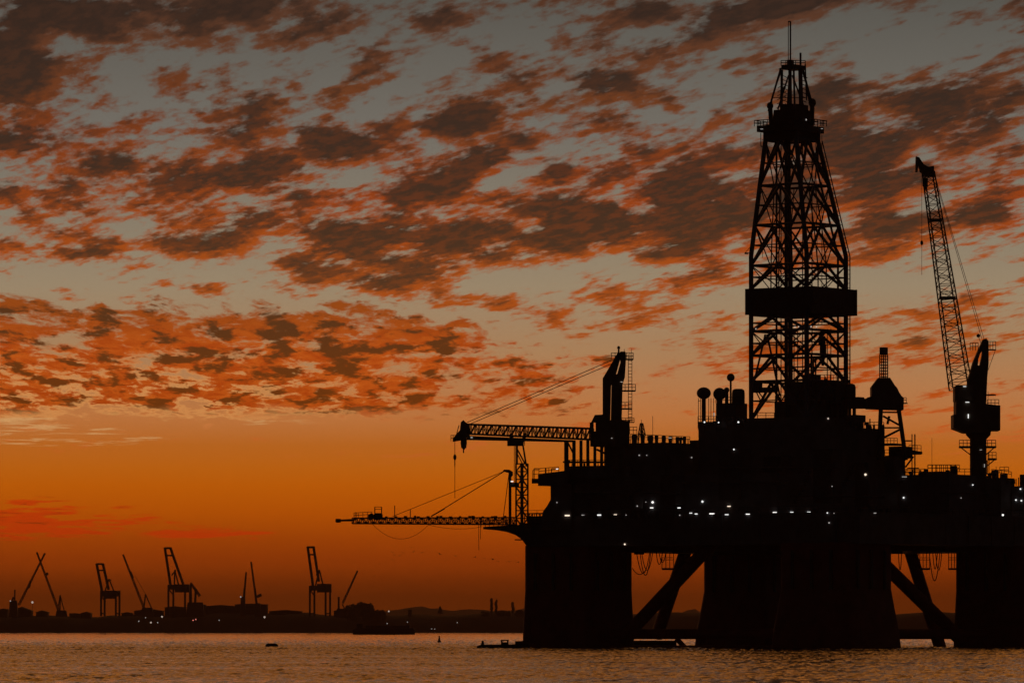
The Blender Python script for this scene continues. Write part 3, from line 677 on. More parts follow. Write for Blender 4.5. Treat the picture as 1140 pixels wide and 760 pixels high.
    for p0,p1,r in (((858.5,122),(859.5,108),.14),((859.5,108),(870,78),.14),((870.5,78),(870,124),.26),((879.5,76),(880,124),.34),((878,84),(866,122),.16),((882,84),(897,124),.16),((891,74),(892,124),.42),((896.5,72),(898,112),.14),((898,96),(904,122),.3),((894,80),(906,122),.2),((860,109),(897,109),.07),((873,96),(868,110),.1)):
        m.tube(at(*p0,d),at(*p1,d),r,n=5)
    for k in range(9):
        y = 84+k*4.5; m.tube(at(890,y,d),at(899-(.2*k),y+3,d),.08,n=4); m.tube(at(871,y,d),at(879,y+4,d),.06,n=4); m.tube(at(866-.3*k,y+14,d),at(875,y+9,d),.06,n=4)
    m.build('crown_frame','derrick',D)
    m = MB(); rb(m,869.5,897,73,78,d,.5); m.rail([at(869.5,73,d-1.5),at(896.5,73,d-1.5)],h=.9,step=.9,r=.07); rb(m,876,884,67,74,d,.5); m.tube(at(867,77,d),at(872,77,d),.12); m.build('crown_block_deck','dark',D)
    MB().tube(at(877.6,72,d),at(877.6,24,d),.075,n=5).tube(at(880,72,d),at(880,24,d),.15,n=6).tube(at(877.6,24.2,d),at(880,24.2,d),.12,n=5).build('spire','dark',D)
    MB().tube(at(891.2,76,d),at(891.2,59,d),.2,n=6).build('mast_pole','dark',D)
    for x,y,r in ((857.3,118,.62),(904.3,114.5,.72)):
        o = MB().ball(at(x,y,d),r,1.15,12).build('fall_arrest_reel','dark',D,smooth=True)
        MB().tube(at(x,y,d),at(x+(1.5 if x<880 else -.5),140,d),.45,n=6).build('reel_post','dark',o)
    m = MB().tube(at(829,281.5,d-2),at(838,281.5,d-2),.07,n=4).tube(at(829,282,d-2),at(838,272,d-2),.05,n=4).tube(at(849,275,d-2),at(849,287,d-2),.05,n=4); m.box(at(831,282,d-2),(.5,.5,.3)); m.build('tong_davit','dark',D)
    m = MB(); rb(m, 874,896,185,187.5,d,.5); m.tube(at(862,186,d),at(905,186,d),.1,n=4); m.build('inner_deck','derrick',D)
    return D

# ------------------------------------------------------------------ cranes on the platform
def build_left_crane():
    d = 1044; C = thing('pedestal_crane', at(684,520,d), 'pedestal crane with lattice boom lowered level onto the slim lattice tower', 'crane')
    MB().tube(at(684,522,d),at(684,492,d),1.9,n=18).build('pedestal','crane',C,smooth=True)
    m = MB(); rb(m,657,701,480,497,d,.6); rb(m,663,701,468,481,d,.6); m.build('crane_house','crane',C)
    m = MB(); rb(m,656.5,661,470,482,d-2,.5); m.prism([at(662,462,d),at(671,461.5,d),at(671,470,d),at(658,470,d),at(659,468,d)],Vector((0,3,0))); m.build('winch_frame','crane',C)
    # king post: two legs that meet at the top
    kp = MB(); off = Vector((0,2.6,0))
    kp.prism([at(671,469,d),at(671,421,d),at(681,404,d),at(687,393.5,d),at(692,392,d),at(691,398,d),at(689.3,404,d),at(686,416,d),at(685.5,418,d),at(680.2,430,d),at(679.3,469,d)],off)
    kp.prism([at(680,469,d),at(680.8,430,d),at(682,423,d),at(684.5,417,d),at(687,416.6,d),at(690.8,403,d),at(690,397,d),at(690.5,391.5,d),at(696,391.5,d),at(697,396,d),at(695.6,420,d),at(693,428,d),at(692,469,d)],off)
    kp.build('king_post','crane',C)
    m = MB()
    for y in (392.5,):
        m.rail([at(680.5,400,d-1.5),at(689,400,d-1.5)],h=1.2,step=.6,r=.06)
    for (x0,x1,y) in ((694,705,400),(692,707.5,435),(692,703.5,455)):
        m.box((at(x0,y,d)+at(x1,y,d))/2,((x1-x0)/6.07,2,.22),ax=(Vector((1,0,0)),Vector((0,1,0)),UP)); m.rail([at(x0,y,d-1),at(x1,y,d-1)],h=1.2,step=.7,r=.06)
    for x in (699.5,703.5): m.tube(at(x,470,d),at(x,394,d),.06,n=4)
    for k in range(20): m.tube(at(699.5,468-3.7*k,d),at(703.5,468-3.7*k,d),.05,n=4)
    m.tube(at(692,470,d),at(706,470,d),.1).rail([at(692,470,d-2),at(706,470,d-2)],h=.8,step=.8)
    m.build('ladder','dark',C)
    m = MB(); m.tube(at(688.8,394,d),at(688.8,388,d),.22,.16,n=8).ball(at(688.8,387,d),.28,1.2,8).tube(at(695,392,d),at(695,388.5,d),.05).tube(at(703,394,d),at(703,388,d),.04); m.build('mast_light','dark',C)
    # boom
    b0, b1 = at(659,483,d), at(522,477.5,d+6)
    b = MB().truss(b0,b1,2.4,2.0,2.0,1.75,30,.16,.085,Vector((0,1,0))); 
    bo = b.build('boom','crane',C)
    m = MB(); m.prism([at(518,489.5,d+6),at(640,492,d+1),at(640,490,d+1),at(522,485,d+6)],Vector((0,1.4,0))); m.build('boom_walkway','crane',bo)
    m = MB(); dd = d+6
    m.prism([at(513,470,dd),at(516,467.5,dd),at(518,469.5,dd),at(523,473,dd),at(523,485,dd),at(518,488,dd),at(513,490,dd),at(504,491.5,dd),at(504,488.5,dd),at(508,483,dd),at(512,479,dd)],Vector((0,1.8,0)))
    m.rail([at(502,491,dd-1),at(507,491,dd-1)],h=1.1,step=.5); m.tube(at(507,488,dd),at(511,473,dd),.08); m.build('boom_head','crane',bo)
    h = MB().box(at(516.3,492.5,dd),(.8,.6,2.0)).lathe(at(516.3,500.5,dd),[(.12,0),(.45,.5),(.6,1.2),(.55,1.9)],10).tube(at(514.5,488,dd),at(514.5,493,dd),.05).tube(at(517.5,488,dd),at(517.5,493,dd),.05)
    h.tube(at(516,500.5,dd),at(516,504,dd),.13,n=6); h.build('hook_block','dark',C)
    MB().tube(at(506.4,491,dd),at(506.4,554,dd),.055,n=5).build('whip_line','rope',C)
    MB().lathe(at(506.4,512,dd),[(.1,0),(.28,.3),(.3,.7),(.12,1.1)],8).tube(at(506.4,512,dd),at(506.4,519,dd),.1,n=5).build('ball_weight','dark',C)
    for a, bb in (((520,470),(690,397)),((524,471.5),(690,401))):
        MB().tube(at(*a,dd),at(*bb,d),.065,n=5).build('pendant_rope','rope',C)
    return C
def build_right_crane():
    d = 1058; C = thing('pedestal_crane', at(1089,545,d), 'pedestal crane with lattice boom raised steeply, standing past the exhaust tower', 'crane')
    p = MB().lathe(at(1089,560,d),[(1.55,0),(1.55,11.9),(1.75,12.1),(2.3,12.7),(2.4,13.6)],20).build('pedestal','crane',C,smooth=True)
    for (x0,x1,y) in ((1068,1081,497.5),(1095,1108.5,497.5),(1100,1109,511)):
        m = MB().box((at(x0,y,d)+at(x1,y,d))/2,((x1-x0)/5.99,2.6,.35),ax=(Vector((1,0,0)),Vector((0,1,0)),UP)).rail([at(x0,y,d-1.2),at(x1,y,d-1.2)],h=1.3,step=.7,r=.06)
        m.tube(at(x0+1 if x0<1089 else x1-1,y,d),at(1081 if x0<1089 else 1097,y+9,d),.1)
        m.build('platform','dark',p)
    m = MB().tube(at(1099,512,d-1),at(1099,528,d-1),.12).tube(at(1101,503,d-1),at(1101,548,d-1),.08); m.build('ladder','dark',p)
    m = MB(); m.prism([at(1060,462,d),at(1063,462,d),at(1063,446,d),at(1112,452,d),at(1112,479.5,d),at(1101,479.5,d),at(1097,482,d),at(1073,482,d),at(1060,477,d)],Vector((0,6.5,0))).build('crane_house','crane',C)
    m = MB(); m.prism([at(1062,447,d),at(1062,431,d),at(1066,429,d),at(1082,429,d),at(1082,447,d)],Vector((0,5,0))).build('winch_house','crane',C)
    m = MB().rail([at(1099,453,d-3),at(1112,453,d-3)],h=1.4,step=.7,r=.06).box(at(1106,455,d-2),(1.2,1.2,1.0)); m.box(at(1103,439.5,d),(1.6,1,.25)).tube(at(1098,439.5,d),at(1108,439.5,d),.09).tube(at(1100,452,d),at(1100,436,d),.05); m.build('railing','dark',C)
    kp = MB(); off = Vector((0,2.8,0))
    kp.prism([at(1075,450,d),at(1077,424,d),at(1083,403,d),at(1089,389,d),at(1094,378,d),at(1098,377,d),at(1095,388,d),at(1090.5,394,d),at(1088.5,400,d),at(1088,408,d),at(1087,450,d)],off)
    kp.prism([at(1086,450,d),at(1087,407,d),at(1090.5,407,d),at(1093,396,d),at(1093.4,392,d),at(1095,384,d),at(1097,377,d),at(1100,380,d),at(1100,405,d),at(1098.5,420,d),at(1097,455,d)],off+Vector((0,.01,0)))
    kp.build('king_post','crane',C)
    m = MB().rail([at(1080,390,d-1.4),at(1089,390,d-1.4)],h=1.4,step=.6,r=.06).rail([at(1099,389,d-1.4),at(1108.5,389,d-1.4)],h=1.5,step=.6,r=.06).box(at(1103.5,389.3,d),(1.2,1.5,.2)).tube(at(1108,390,d),at(1100,412,d),.05,n=4); m.build('mast_platform','dark',C)
    MB().ball(at(1089.2,373.6,d),.36,1,8).tube(at(1089.2,373.6,d),at(1092,382,d),.05,n=4).build('mast_light','dark',C)
    b0, b1 = at(1069.5,432,d), at(1033.5,192,d-8)
    side = Vector((1,.0,0))
    b = MB().truss(b0,b1,3.7,3.0,1.9,1.7,27,.14,.06,Vector((.95,-.3,0)))
    bo = b.build('boom','crane',C)
    m = MB(); dd = d-8
    m.prism([at(1019.5,174.5,dd),at(1023,175.5,dd),at(1028,183,dd),at(1033,186,dd),at(1039.5,185,dd),at(1040,197,dd),at(1030,197,dd),at(1024,191,dd),at(1022,183.5,dd),at(1021.4,191.5,dd),at(1019,191.5,dd)],Vector((0,1.6,0))).build('boom_head','crane',bo)
    MB().box(at(1030,203,dd),(.8,.6,1.6)).tube(at(1030,206,dd),at(1029.5,212,dd),.35,.15,n=8).build('hook_block','dark',C)
    MB().tube(at(1026.2,190,dd),at(1026.2,306,dd),.035,n=4).build('whip_line','rope',C)
    MB().lathe(at(1026.2,273,dd),[(.08,0),(.27,.25),(.27,.6),(.08,.9)],8).build('ball_weight','dark',C)
    for a, bb in (((1039,192),(1093,377)),((1041,196),(1096,379))):
        MB().tube(at(*a,dd),at(*bb,d),.045,n=4).build('pendant_rope','rope',C)
    for f in (.42,.78):
        c = b0.lerp(b1,f); MB().box(c,(3.6-1.6*f,1.0,.55),ax=(Vector((1,0,0)),Vector((0,1,0)),UP)).build('boom_splice','crane',bo)
    return C

def build_boom_rest():
    d = 1049; T = thing('boom_rest_tower', at(580,590,d), 'slim lattice tower holding up the end of the level crane boom', 'lattice tower')
    m = MB(); m.truss(at(581,594,d),at(581,516,d),1.55,1.55,1.55,1.55,9,.17,.10,E1); m.tube(at(575.5,517,d),at(575.5,494,d),.2).tube(at(586,519,d),at(582,494,d),.17).tube(at(576,500,d),at(584.5,516,d),.14).tube(at(576,505,d),at(582,517,d),.1)
    m.tube(at(572.5,540,d),at(572.5,495,d),.05,n=4).tube(at(573.8,540,d),at(573.8,495,d),.05,n=4)
    for k in range(20): m.tube(at(572.5,496+2.2*k,d),at(573.8,496+2.2*k,d),.03,n=4)
    m.build('lattice_mast','derrick',T)
    m = MB(); m.prism([at(565,496,d),at(565,492,d),at(568,488,d),at(566,484,d),at(569,483,d),at(573,489,d),at(581,489,d),at(583,482,d),at(586,482,d),at(585,490,d),at(583,492,d),at(583,496,d)],Vector((0,3.6,0))); m.rail([at(565,496,d-1.8),at(584,496,d-1.8)],h=.9,step=.8); m.build('saddle','dark',T)
    d = 1047
    m = MB().tube(at(567.8,586,d),at(567.8,526,d),.28,n=8).prism([at(559.5,524.5,d),at(561,522.5,d),at(567,522.5,d),at(571,525,d),at(571,529,d),at(568,532,d),at(566.5,530,d),at(566,526,d)],Vector((0,.8,0))); m.build('davit_post','dark',T)
    m = MB(); rb(m,567,578,537,542,d,.5); m.build('winch_box','dark',T)
    MB().tube(at(566.5,528,d),at(560,578,d),.07,n=4).build('stay','rope',T)
    return T
def build_burner_boom():
    d0, d1 = 1049, 1040
    B = thing('burner_boom', at(574,583,d0), 'long thin level burner boom reaching out over the water below the lowered crane', 'boom')
    def bp(x, y): return at(x, y, d0+(d1-d0)*(572-x)/180)
    m = MB().truss(bp(574,579.7),bp(393,579.4),1.5,1.3,1.3,1.0,44,.12,.08,Vector((0,1,0))); m.build('truss','derrick',B)
    m = MB().box((bp(418,576.5)+bp(572,575.5))/2,((bp(572,577)-bp(418,577)).length,1.1,.16),ax=(Vector((1,0,0)),Vector((0,1,0)),UP)); 
    for k in range(16): m.box(bp(430+8.7*k+(k*37%7),575.3),(.3+.1*(k%3),.4,.3+.07*(k%4)))
    m.build('gangway','dark',B)
    m = MB().tube(bp(394,578.6),bp(374,579.3),.24,.18,n=8).tube(bp(379,579.3),bp(374,579.3),.38,n=8).build('burner_nozzle','dark',B)
    m = MB().rail([bp(394,576.8),bp(414,575.5)],h=1.0,step=.8,r=.05).tube(bp(395.5,577),bp(395.5,569.5),.05,n=4).tube(bp(397,577),bp(397,570),.05,n=4)
    m.tube(bp(417.3,577),bp(417.3,564),.09,n=4).tube(bp(424.8,577),bp(424.8,564),.09,n=4).tube(bp(417.3,566.5),bp(424.8,566.5),.05,n=4).tube(bp(417.3,564),bp(424.8,564),.05,n=4).tube(bp(417,571.7),bp(425,571.7),.16,n=5)
    m.ball(bp(413.5,573),.35).box(bp(421,575),(1.4,.9,1.0)).box(bp(413,575),(.8,.8,.8)); m.build('burner_platform','dark',B)
    m = MB().tube(bp(439.4,577),bp(439.4,562.5),.08,n=4).tube(bp(456.8,577),bp(456.8,566.5),.08,n=4); m.build('pole','dark',B)
    top = at(562,524,1047)
    for x, r in ((437,.055),(480,.085)): MB().tube(top,bp(x,574.5),r,n=5).build('stay_cable','rope',B)
    MB().tube(bp(480,574.5),bp(495,565.8),.13,n=5).build('stay_turnbuckle','dark',B)
    MB().path(sag(bp(414,582.5),bp(477,584),2.7),.038).path(sag(bp(477,584),bp(534,586.5),.5),.038).build('hanging_hose','hose',B)
    return B
def build_exhaust():
    d = 1054; X = thing('exhaust_tower', at(993,530,d), 'four-legged tower with a hooded duct and short barred chimney, between derrick and raised crane', 'exhaust tower')
    m = MB(); rb(m,979,988.6,386.5,395,d,.5)
    a, b = mid_split(979,988.6,d,.5)
    c = at(983.8,408,d); z0, z1 = at(0,421,d).z, at(0,395,d).z
    for sx in (-1,0,1):
        for sy in (-1,0,1):
            if sx or sy: m.tube(Vector((c.x,c.y,z0))+E1*sx*a*.46+E2*sy*b*.46, Vector((c.x,c.y,z1))+E1*sx*a*.46+E2*sy*b*.46, .11 if sx*sy else .09, n=4)
    for k in range(8):
        z = z0+(z1-z0)*(k+.5)/8
        for sg in (-1,1):
            m.box(Vector((c.x,c.y,z))+E2*sg*b*.46,(a*.92,.12,.14)); m.box(Vector((c.x,c.y,z))+E1*sg*a*.46,(.12,b*.92,.14))
    m.build('chimney','pipe',X)
    m = MB().prism([at(977,421,d),at(990,421,d),at(995,429,d),at(998,432.5,d),at(1000,437,d),at(1003,441.5,d),at(1005,443,d),at(1005,456.5,d),at(964.5,455,d),at(964.5,443,d),at(969.5,441.5,d),at(969.5,431,d)],Vector((0,5.2,0))).build('hood','pipe',X)
    m = MB().rail([at(1003,448.5,d-2),at(1009,448.5,d-2)],h=1,step=.5).box(at(1006,448.8,d),(.9,1.4,.2)).build('ledge','dark',X)
    for dy in (-2.2, 2.2):
        MB().tube(at(980.5,456,d+dy),at(978,512,d+dy),.42,n=7).build('leg','pipe',X); MB().tube(at(1000.5,456,d+dy),at(1008.5,512,d+dy),.42,n=7).build('leg','pipe',X)
    for (p,q,r) in (((980,458.8),(1001,458.8),.16),((979,476),(1003,476),.16),((983,463),(1002,473.5),.2),((980,489),(1003,477.5),.22),((978,495),(1006,495),.2),((990,463),(988,472),.25)): 
        for dy in (-2.2,2.2): MB().tube(at(*p,d+dy),at(*q,d+dy),r,n=5).build('brace','pipe',X)
    m = MB(); rb(m,989,1016,497,510,d,.5); rb(m,985,1008,507,530,d,.5); m.prism([at(1008,500,d),at(1026,503,d),at(1026,505.5,d),at(1008,506,d)],Vector((0,4,0))); m.box(at(992,494.5,d),(2.4,3,.35)); m.rail([at(984,493.5,d-2),at(999,493.5,d-2)],h=1,step=.7); m.rail([at(1012,503,d-2),at(1025.5,503.5,d-2)],h=1.3,step=.7)
    m.tube(at(1015.3,530,d),at(1015.3,483,d),.1,n=5).tube(at(1018.5,530,d),at(1018.5,483,d),.13,n=5).tube(at(1008,490.5,d),at(1016,490.5,d),.14,n=5).tube(at(1017,508,d),at(1008,520,d),.18,n=5).tube(at(1010,521,d),at(1023,521,d),.12,n=5)
    m.build('landing_deck','dark',X)
    return X
# ------------------------------------------------------------------ the far shore
SHORE = 6480.0
def build_land():
    rr = np.random.RandomState(5)
    xs = np.linspace(-3200, 3200, 420); ysr = [SHORE, SHORE+4, SHORE+25, SHORE+120, SHORE+500, SHORE+1500]
    def top(x):
        px = 570+x/SHORE*F
        base = 684.2+.9*math.sin(px*.021)+.8*math.sin(px*.063+2)
        if 225 < px < 345: base -= 3
        if px > 545: base -= 2.5
        return (700.5-base)/F*SHORE+3.3
    vs = []; 
    for j, y in enumerate(ysr):
        for x in xs:
            t_ = top(x); z = (-1.5, 2.2, t_*.75, t_, t_*.9, -3)[j]+ (rr.normal(0,.5) if 1 < j < 5 else 0)
            vs.append((x, y, z))
    n = len(xs); fs = [(j*n+i, j*n+i+1, (j+1)*n+i+1, (j+1)*n+i) for j in range(len(ysr)-1) for i in range(n-1)]
    m, t = mat('shore_ground'); b = t.node('ShaderNodeBsdfPrincipled'); b.inputs['Roughness'].default_value = .9
    nn = t.noise(t.node('ShaderNodeTexCoord').outputs['Object'], .03, 6, .6)
    t.set(b, 'Base Color', t.mix(t.sm(nn,.4,.6), (.05,.045,.03), (.09,.075,.05))); o = t.node('ShaderNodeOutputMaterial'); t.l.new(b.outputs[0], o.inputs[0])
    q = MB().add(vs, fs).build('shore', m, smooth=True); q['kind'] = 'structure'
    # low hills beyond
    mh, t = mat('hill_scrub'); b = t.node('ShaderNodeBsdfPrincipled'); b.inputs['Roughness'].default_value = .95
    nn = t.noise(t.node('ShaderNodeTexCoord').outputs['Object'], .01, 6, .6)
    t.set(b, 'Base Color', t.mix(t.sm(nn,.4,.6), (.05,.05,.03), (.09,.08,.05))); o = t.node('ShaderNodeOutputMaterial'); t.l.new(b.outputs[0], o.inputs[0])
    HD = 20500.0
    pk = [(-60,688,160),(120,688,160),(330,685,90),(400,676,80),(462,668,70),(530,671,110),(600,673,90),(690,681,60),(745,678,40),(772,670,24),(800,679,40),(880,682,80),(960,682,80),(1030,680,40),(1060,677,50),(1160,680,90),(1300,684,120)]
    xs = np.linspace(-4200, 4200, 300); rows = [(-900,0),(-500,.45),(-200,.85),(0,1),(300,.8),(900,0)]
    vs = []
    for dy, k in rows:
        for x in xs:
            px = 570+x/HD*F
            h = 0
            for (p, y, w) in pk: h = h+((703-y)*.72*math.exp(-((px-p)/w)**2))**4
            h = h**.25+.7*math.sin(px*.11)+.5*math.sin(px*.27+1)
            vs.append((x, HD+dy, max(0,h)/F*HD*k-2+rr.normal(0,1.2)*k))
    n = len(xs); fs = [(j*n+i, j*n+i+1, (j+1)*n+i+1, (j+1)*n+i) for j in range(len(rows)-1) for i in range(n-1)]
    q = MB().add(vs, fs).build('hills', mh, smooth=True); q['kind'] = 'structure'
XA = (Vector((1,0,0)), Vector((0,1,0)), UP)
def ship_crane(label, legs, portal, booms, aframe, house, crosses, d=SHORE+60, foot=684.5, group='raised container cranes on the far shore', extra=()):
    """container crane, boom raised: near frame in pixels, far frame shifted by dx and standing 18 m behind"""
    (l0, l1), dx = legs; yp0, yp1 = portal
    T = thing('container_crane', at((l0+l1+dx)/2, foot, d), label, 'container crane', group)
    fr = ((0, d-9), (dx, d+9))
    for s, dd in fr:
        for x in (l0, l1): MB().box((at(x+s,foot+1,dd)+at(x+s,yp0,dd))/2,(2.2,2.2,at(0,yp0,dd).z-at(0,foot+1,dd).z),ax=XA).build('leg','harbour',T)
    m = MB()
    for s, dd in fr: m.box((at(l0+s-1,(yp0+yp1)/2,dd)+at(l1+s+1,(yp0+yp1)/2,dd))/2,((l1-l0+2)/F*dd,2.2,(yp1-yp0)/F*dd),ax=XA)
    for x in (l0, l1):
        m.tube(at(x,yp0+1,d-9),at(x+dx,yp0+1,d+9),1.0); MB().tube(at(x,foot-2,d-9),at(x+dx,foot-2,d+9),.8).build('sill_beam','harbour',T)
    m.tube(at(l0,yp1-1,d-9),at(l0+(l1-l0)*.3,yp1+6,d-9),.7)
    m.build('portal','harbour',T)
    m = MB()
    for k, (p, q) in enumerate(booms): m.tube(at(*p,d-4+8*k),at(*q,d-4+8*k),1.55,n=6)
    for (y, w) in crosses:
        e = []
        for k, (p, q) in enumerate(booms):
            f = (y-p[1])/(q[1]-p[1]); e.append(at(p[0]+(q[0]-p[0])*f, y, d-4+8*k))
        m.tube(e[0],e[1],w,n=6)
    m.build('boom','harbour',T)
    m = MB()
    for pl, r in aframe:
        for a, b in zip(pl, pl[1:]): m.tube(at(*a,d),at(*b,d),r,n=5)
    m.build('gantry_frame','harbour',T)
    m = MB(); x0,x1,y0,y1 = house; m.box((at(x0,y0,d)+at(x1,y1,d))/2,((x1-x0)/F*d,12,(y1-y0)/F*d),ax=XA); m.build('machinery_house','harbour',T)
    return T
def jib_crane(label, base, tip, body, mast=None, d=SHORE+40, w=2.2, group='jib cranes on the far shore', extra=()):
    T = thing('jib_crane', at(body[0],684.5,d), label, 'crane', group)
    MB().truss(at(*base,d),at(*tip,d),w,w,w*.6,w*.6,14,.34,.2,Vector((0,1,0))).tube(at(*base,d),at(*tip,d),w*.16,n=5).build('boom','harbour',T)
    m = MB(); x0,x1,y0 = body[1:]; m.box((at(x0,y0,d)+at(x1,686,d))/2,((x1-x0)/F*d,8,(686-y0)/F*d),ax=XA,taper=.8); m.build('crane_base','harbour',T)
    if mast:
        m = MB()
        for a, b, r in mast: m.tube(at(*a,d),at(*b,d),r,n=5)
        m.build('mast','harbour',T)
    return T
def leafy(mb, c, rx, ry, rz, n, size, rr):
    for k in range(n):
        while True:
            p = Vector((rr.uniform(-1,1), rr.uniform(-1,1), rr.uniform(-1,1)))
            if .25 < p.length < 1: break
        q = c+Vector((p.x*rx, p.y*ry, p.z*rz)); a = Vector((rr.gauss(0,1),rr.gauss(0,1),rr.gauss(0,1))).normalized(); b = a.orthogonal().normalized(); s = size*rr.uniform(.6,1.3)
        e = a.cross(b); mb.add([q-b*s, q+e*s*.5, q+b*s, q-e*s*.5], [(0,1,2,3)])
def tree(name, label, px, ytop, yfoot, wpx, d, kind, seed, group=None):
    rr = random.Random(seed); f = at(px,yfoot,d); h = at(px,ytop,d).z-f.z; w = wpx/F*d/2
    T = thing(name, f, label, 'tree', group)
    tr = MB(); tr.tube(f, f+UP*h*.35, h*.03, h*.022, n=7)
    cr = MB()
    if kind == 'broad':
        for k in range(15):
            a = rr.uniform(0,6.28); r_ = rr.uniform(.2,.62)*w; z = h*rr.uniform(.24,.84)*(1-.25*(r_/w)); c = f+Vector((math.cos(a)*r_, math.sin(a)*r_, z))
            tr.tube(f+UP*h*.33, c, h*.016, h*.006, n=5); leafy(cr, c, w*rr.uniform(.3,.5), w*.4, h*rr.uniform(.15,.22), 240, h*.05, rr)
    elif kind == 'column':
        tr.tube(f+UP*h*.35, f+UP*h*.95, h*.02, h*.004, n=5)
        for k in range(8): leafy(cr, f+UP*h*(.2+.1*k)+Vector((rr.uniform(-.2,.2)*w,0,0)), w*(.9-.05*abs(k-3)), w*.8, h*.11, 120, h*.035, rr)
    else:
        tr.tube(f+UP*h*.35, f+UP*h*.97, h*.02, h*.004, n=5)
        for k in range(8): leafy(cr, f+UP*h*(.2+.1*k), w*(1-.11*k), w*(1-.11*k), h*.08, 130, h*.04, rr)
    tr.build('trunk','bark',T); cr.build('crown','leaf',T)
def shed(label, x0, x1, yt, d, pitch=1.2, roof=True, name='warehouse', group='low buildings along the far shore'):
    c = at((x0+x1)/2, 687, d); T = thing(name, c, label, name.replace('_',' '), group)
    a, b = at(x0,yt+pitch,d), at(x1,yt+pitch,d); w = b.x-a.x; H = a.z-c.z+1
    MB().box(Vector((c.x,d,c.z-1+H/2)),(w,22,H),ax=XA).build('wall','shed',T)
    ap = at((x0+x1)/2,yt,d); e = Vector((.6,0,0))
    MB().prism([a-e+UP*.02, b+e+UP*.02, b+e+UP*.5, ap+UP*.6, a-e+UP*.5],Vector((0,23,0))).build('roof','shed',T)
    m = MB(); k = max(1,int(w/14))
    for i in range(k):
        x = c.x-w/2+w*(i+.5)/k; m = MB().box(Vector((x,d-11.1,c.z+H*.28)),(min(4.5,w/k*.6),.3,H*.5),ax=XA).build('loading_door','dark',T)
def build_shore_things():
    ship_crane('smallest container crane with short raised boom, standing apart beside the thin lattice jib crane', ((112.5,129),4), (657,663.5), [((113.5,657),(107.5,627)),((121,656),(114.5,627))], [([(117,657),(121.5,644),(127,658)],.8),([(119,646),(124,645)],.7)], (118,129,657,666), [(627.5,1.2),(634.5,.9)])
    ship_crane('container crane with raised boom and wide gantry base beside a stubby derrick', ((187.5,206),5.5), (650.5,656), [((190,652),(183.5,609)),((204,650),(189.5,609)) ], [([(194,651),(194.5,634),(199,651)],.9),([(191,640),(196,634)],.8)], (195,211,650,659), [(609.8,1.2),(618,1.0)])
    ship_crane('container crane with raised boom nearest the trees and barge, standing clear', ((345,362.5),5), (651.5,657), [((348.5,652),(342.5,608)),((355,647),(349,608))], [([(351,652),(355.5,634),(360,652)],.9),([(352,640),(356,634)],.9)], (353,369,649.5,659), [(608.8,1.3),(617,1.0)])
    jib_crane('jib crane whose boom leans right and crosses its neighbour, by a lamp', (21,673),(50,615.5),(17,10,20,668),[((16,684),(16.5,656),.9),((11,676),(15,664),1.2),((32,654),(34,646),1.4)])
    jib_crane('jib crane whose boom leans left, crossing the boom of the crane beside it', (65.5,680),(41,614.5),(66,62,75,679),[((66.5,682),(67,662),.9),((67,662),(72,681),.6),((67,662),(64,680),.6),((53,640),(52,637),1.4)])
    jib_crane('thin jib crane with a long leaning boom, just right of the smallest container crane', (160.5,677),(137,617),(162,157,171,676),[((160,677),(162,661),.9),((162,661),(169,677),.7),((162,661),(150,640),.25),((148,643),(145,636),1.4)])
    jib_crane('stubby derrick with short arm drooping right beside the middle container crane', (212.5,649),(223,662.5),(216,207,228,670),[((213,672),(212.5,648),1.0),((217,672),(218,655),1.4),((212,650),(222,664),.5)])
    jib_crane('short upright jib crane with a lit cab at its foot', (271,672),(274,636.5),(271,268,273.5,664),[((271,672),(272,655),1.3)],w=1.9)
    jib_crane('tall upright jib crane leaning slightly left of its small cab', (286,674),(279.5,625),(287,284,290.5,671),[((286,674),(284,655),1.0),((286,664),(291,661.5),1.8)],w=2.0)
    jib_crane('lone jib crane leaning right just behind the dark trees', (381.5,671),(398,635),(380,374,386,677),[((377,684),(377,664),1.2),((381,672),(386,681),.7)],w=2.0)
    b = [(0,9,677.5),(14,36,675.5),(41,54,679.5),(78,90,682.5),(91,102,681),(136,148,681.5),(150,182,677.5),(184,207,675),(209,229,671),(230,262,673.5),(262,298,672),(300,336,679),(372,388,678)]
    names = ['low flat-roofed shed past the foot of the leftmost crossing jib crane','shed with a sloping roof beneath the crossing jib booms','small shed between the two crossing jib cranes','tiny low hut left of the smallest container crane','small hut close beside the smallest container crane','low shed right of the smallest container crane','wide shed with lamps in front under the thin lattice jib crane','shed under the middle container crane','taller shed under the stubby drooping derrick','long shed just right of the stubby derrick','long flat shed under the pair of upright jib cranes','low long shed between the upright jib cranes and the container crane nearest the trees','small shed at the foot of the lone jib crane by the trees']
    for k, ((x0,x1,y), l) in enumerate(zip(b, names)): shed(l, x0, x1, y, SHORE+105, pitch=(.8,4.5,2,.5,1.6,1.2,2.6,1.0,2.4,1.2,.8,1.4,2.2)[k])
    shed('low hut on the open shore between the barge and the pointed tree', 454.5,458.5,678.5,SHORE+90,pitch=.4,name='hut')
    d = SHORE+12
    tree('broad_tree','tall broad dark tree, highest of the clump left of the barge',396,667,692,24,d,'broad',1,'trees clumped above the barge')
    tree('broad_tree','dense rounded tree right of the highest tree in the clump',409,669,692,24,d+14,'broad',2,'trees clumped above the barge')
    tree('broad_tree','lower spreading tree of the clump, above the middle of the barge',420,675,692,22,d+6,'broad',3,'trees clumped above the barge')
    tree('broad_tree','low bushy tree of the clump, beside the lone jib crane',387,672,690,13,d+20,'broad',4,'trees clumped above the barge')
    tree('conifer','single pointed conical tree standing alone above the shore near the channel buoy',490,674,684,8,SHORE+80,'cone',5)
    tree('cypress','tallest narrow columnar tree of the three, leftmost',547,665.5,684,4.4,SHORE+60,'column',6,'narrow trees left of the platform')
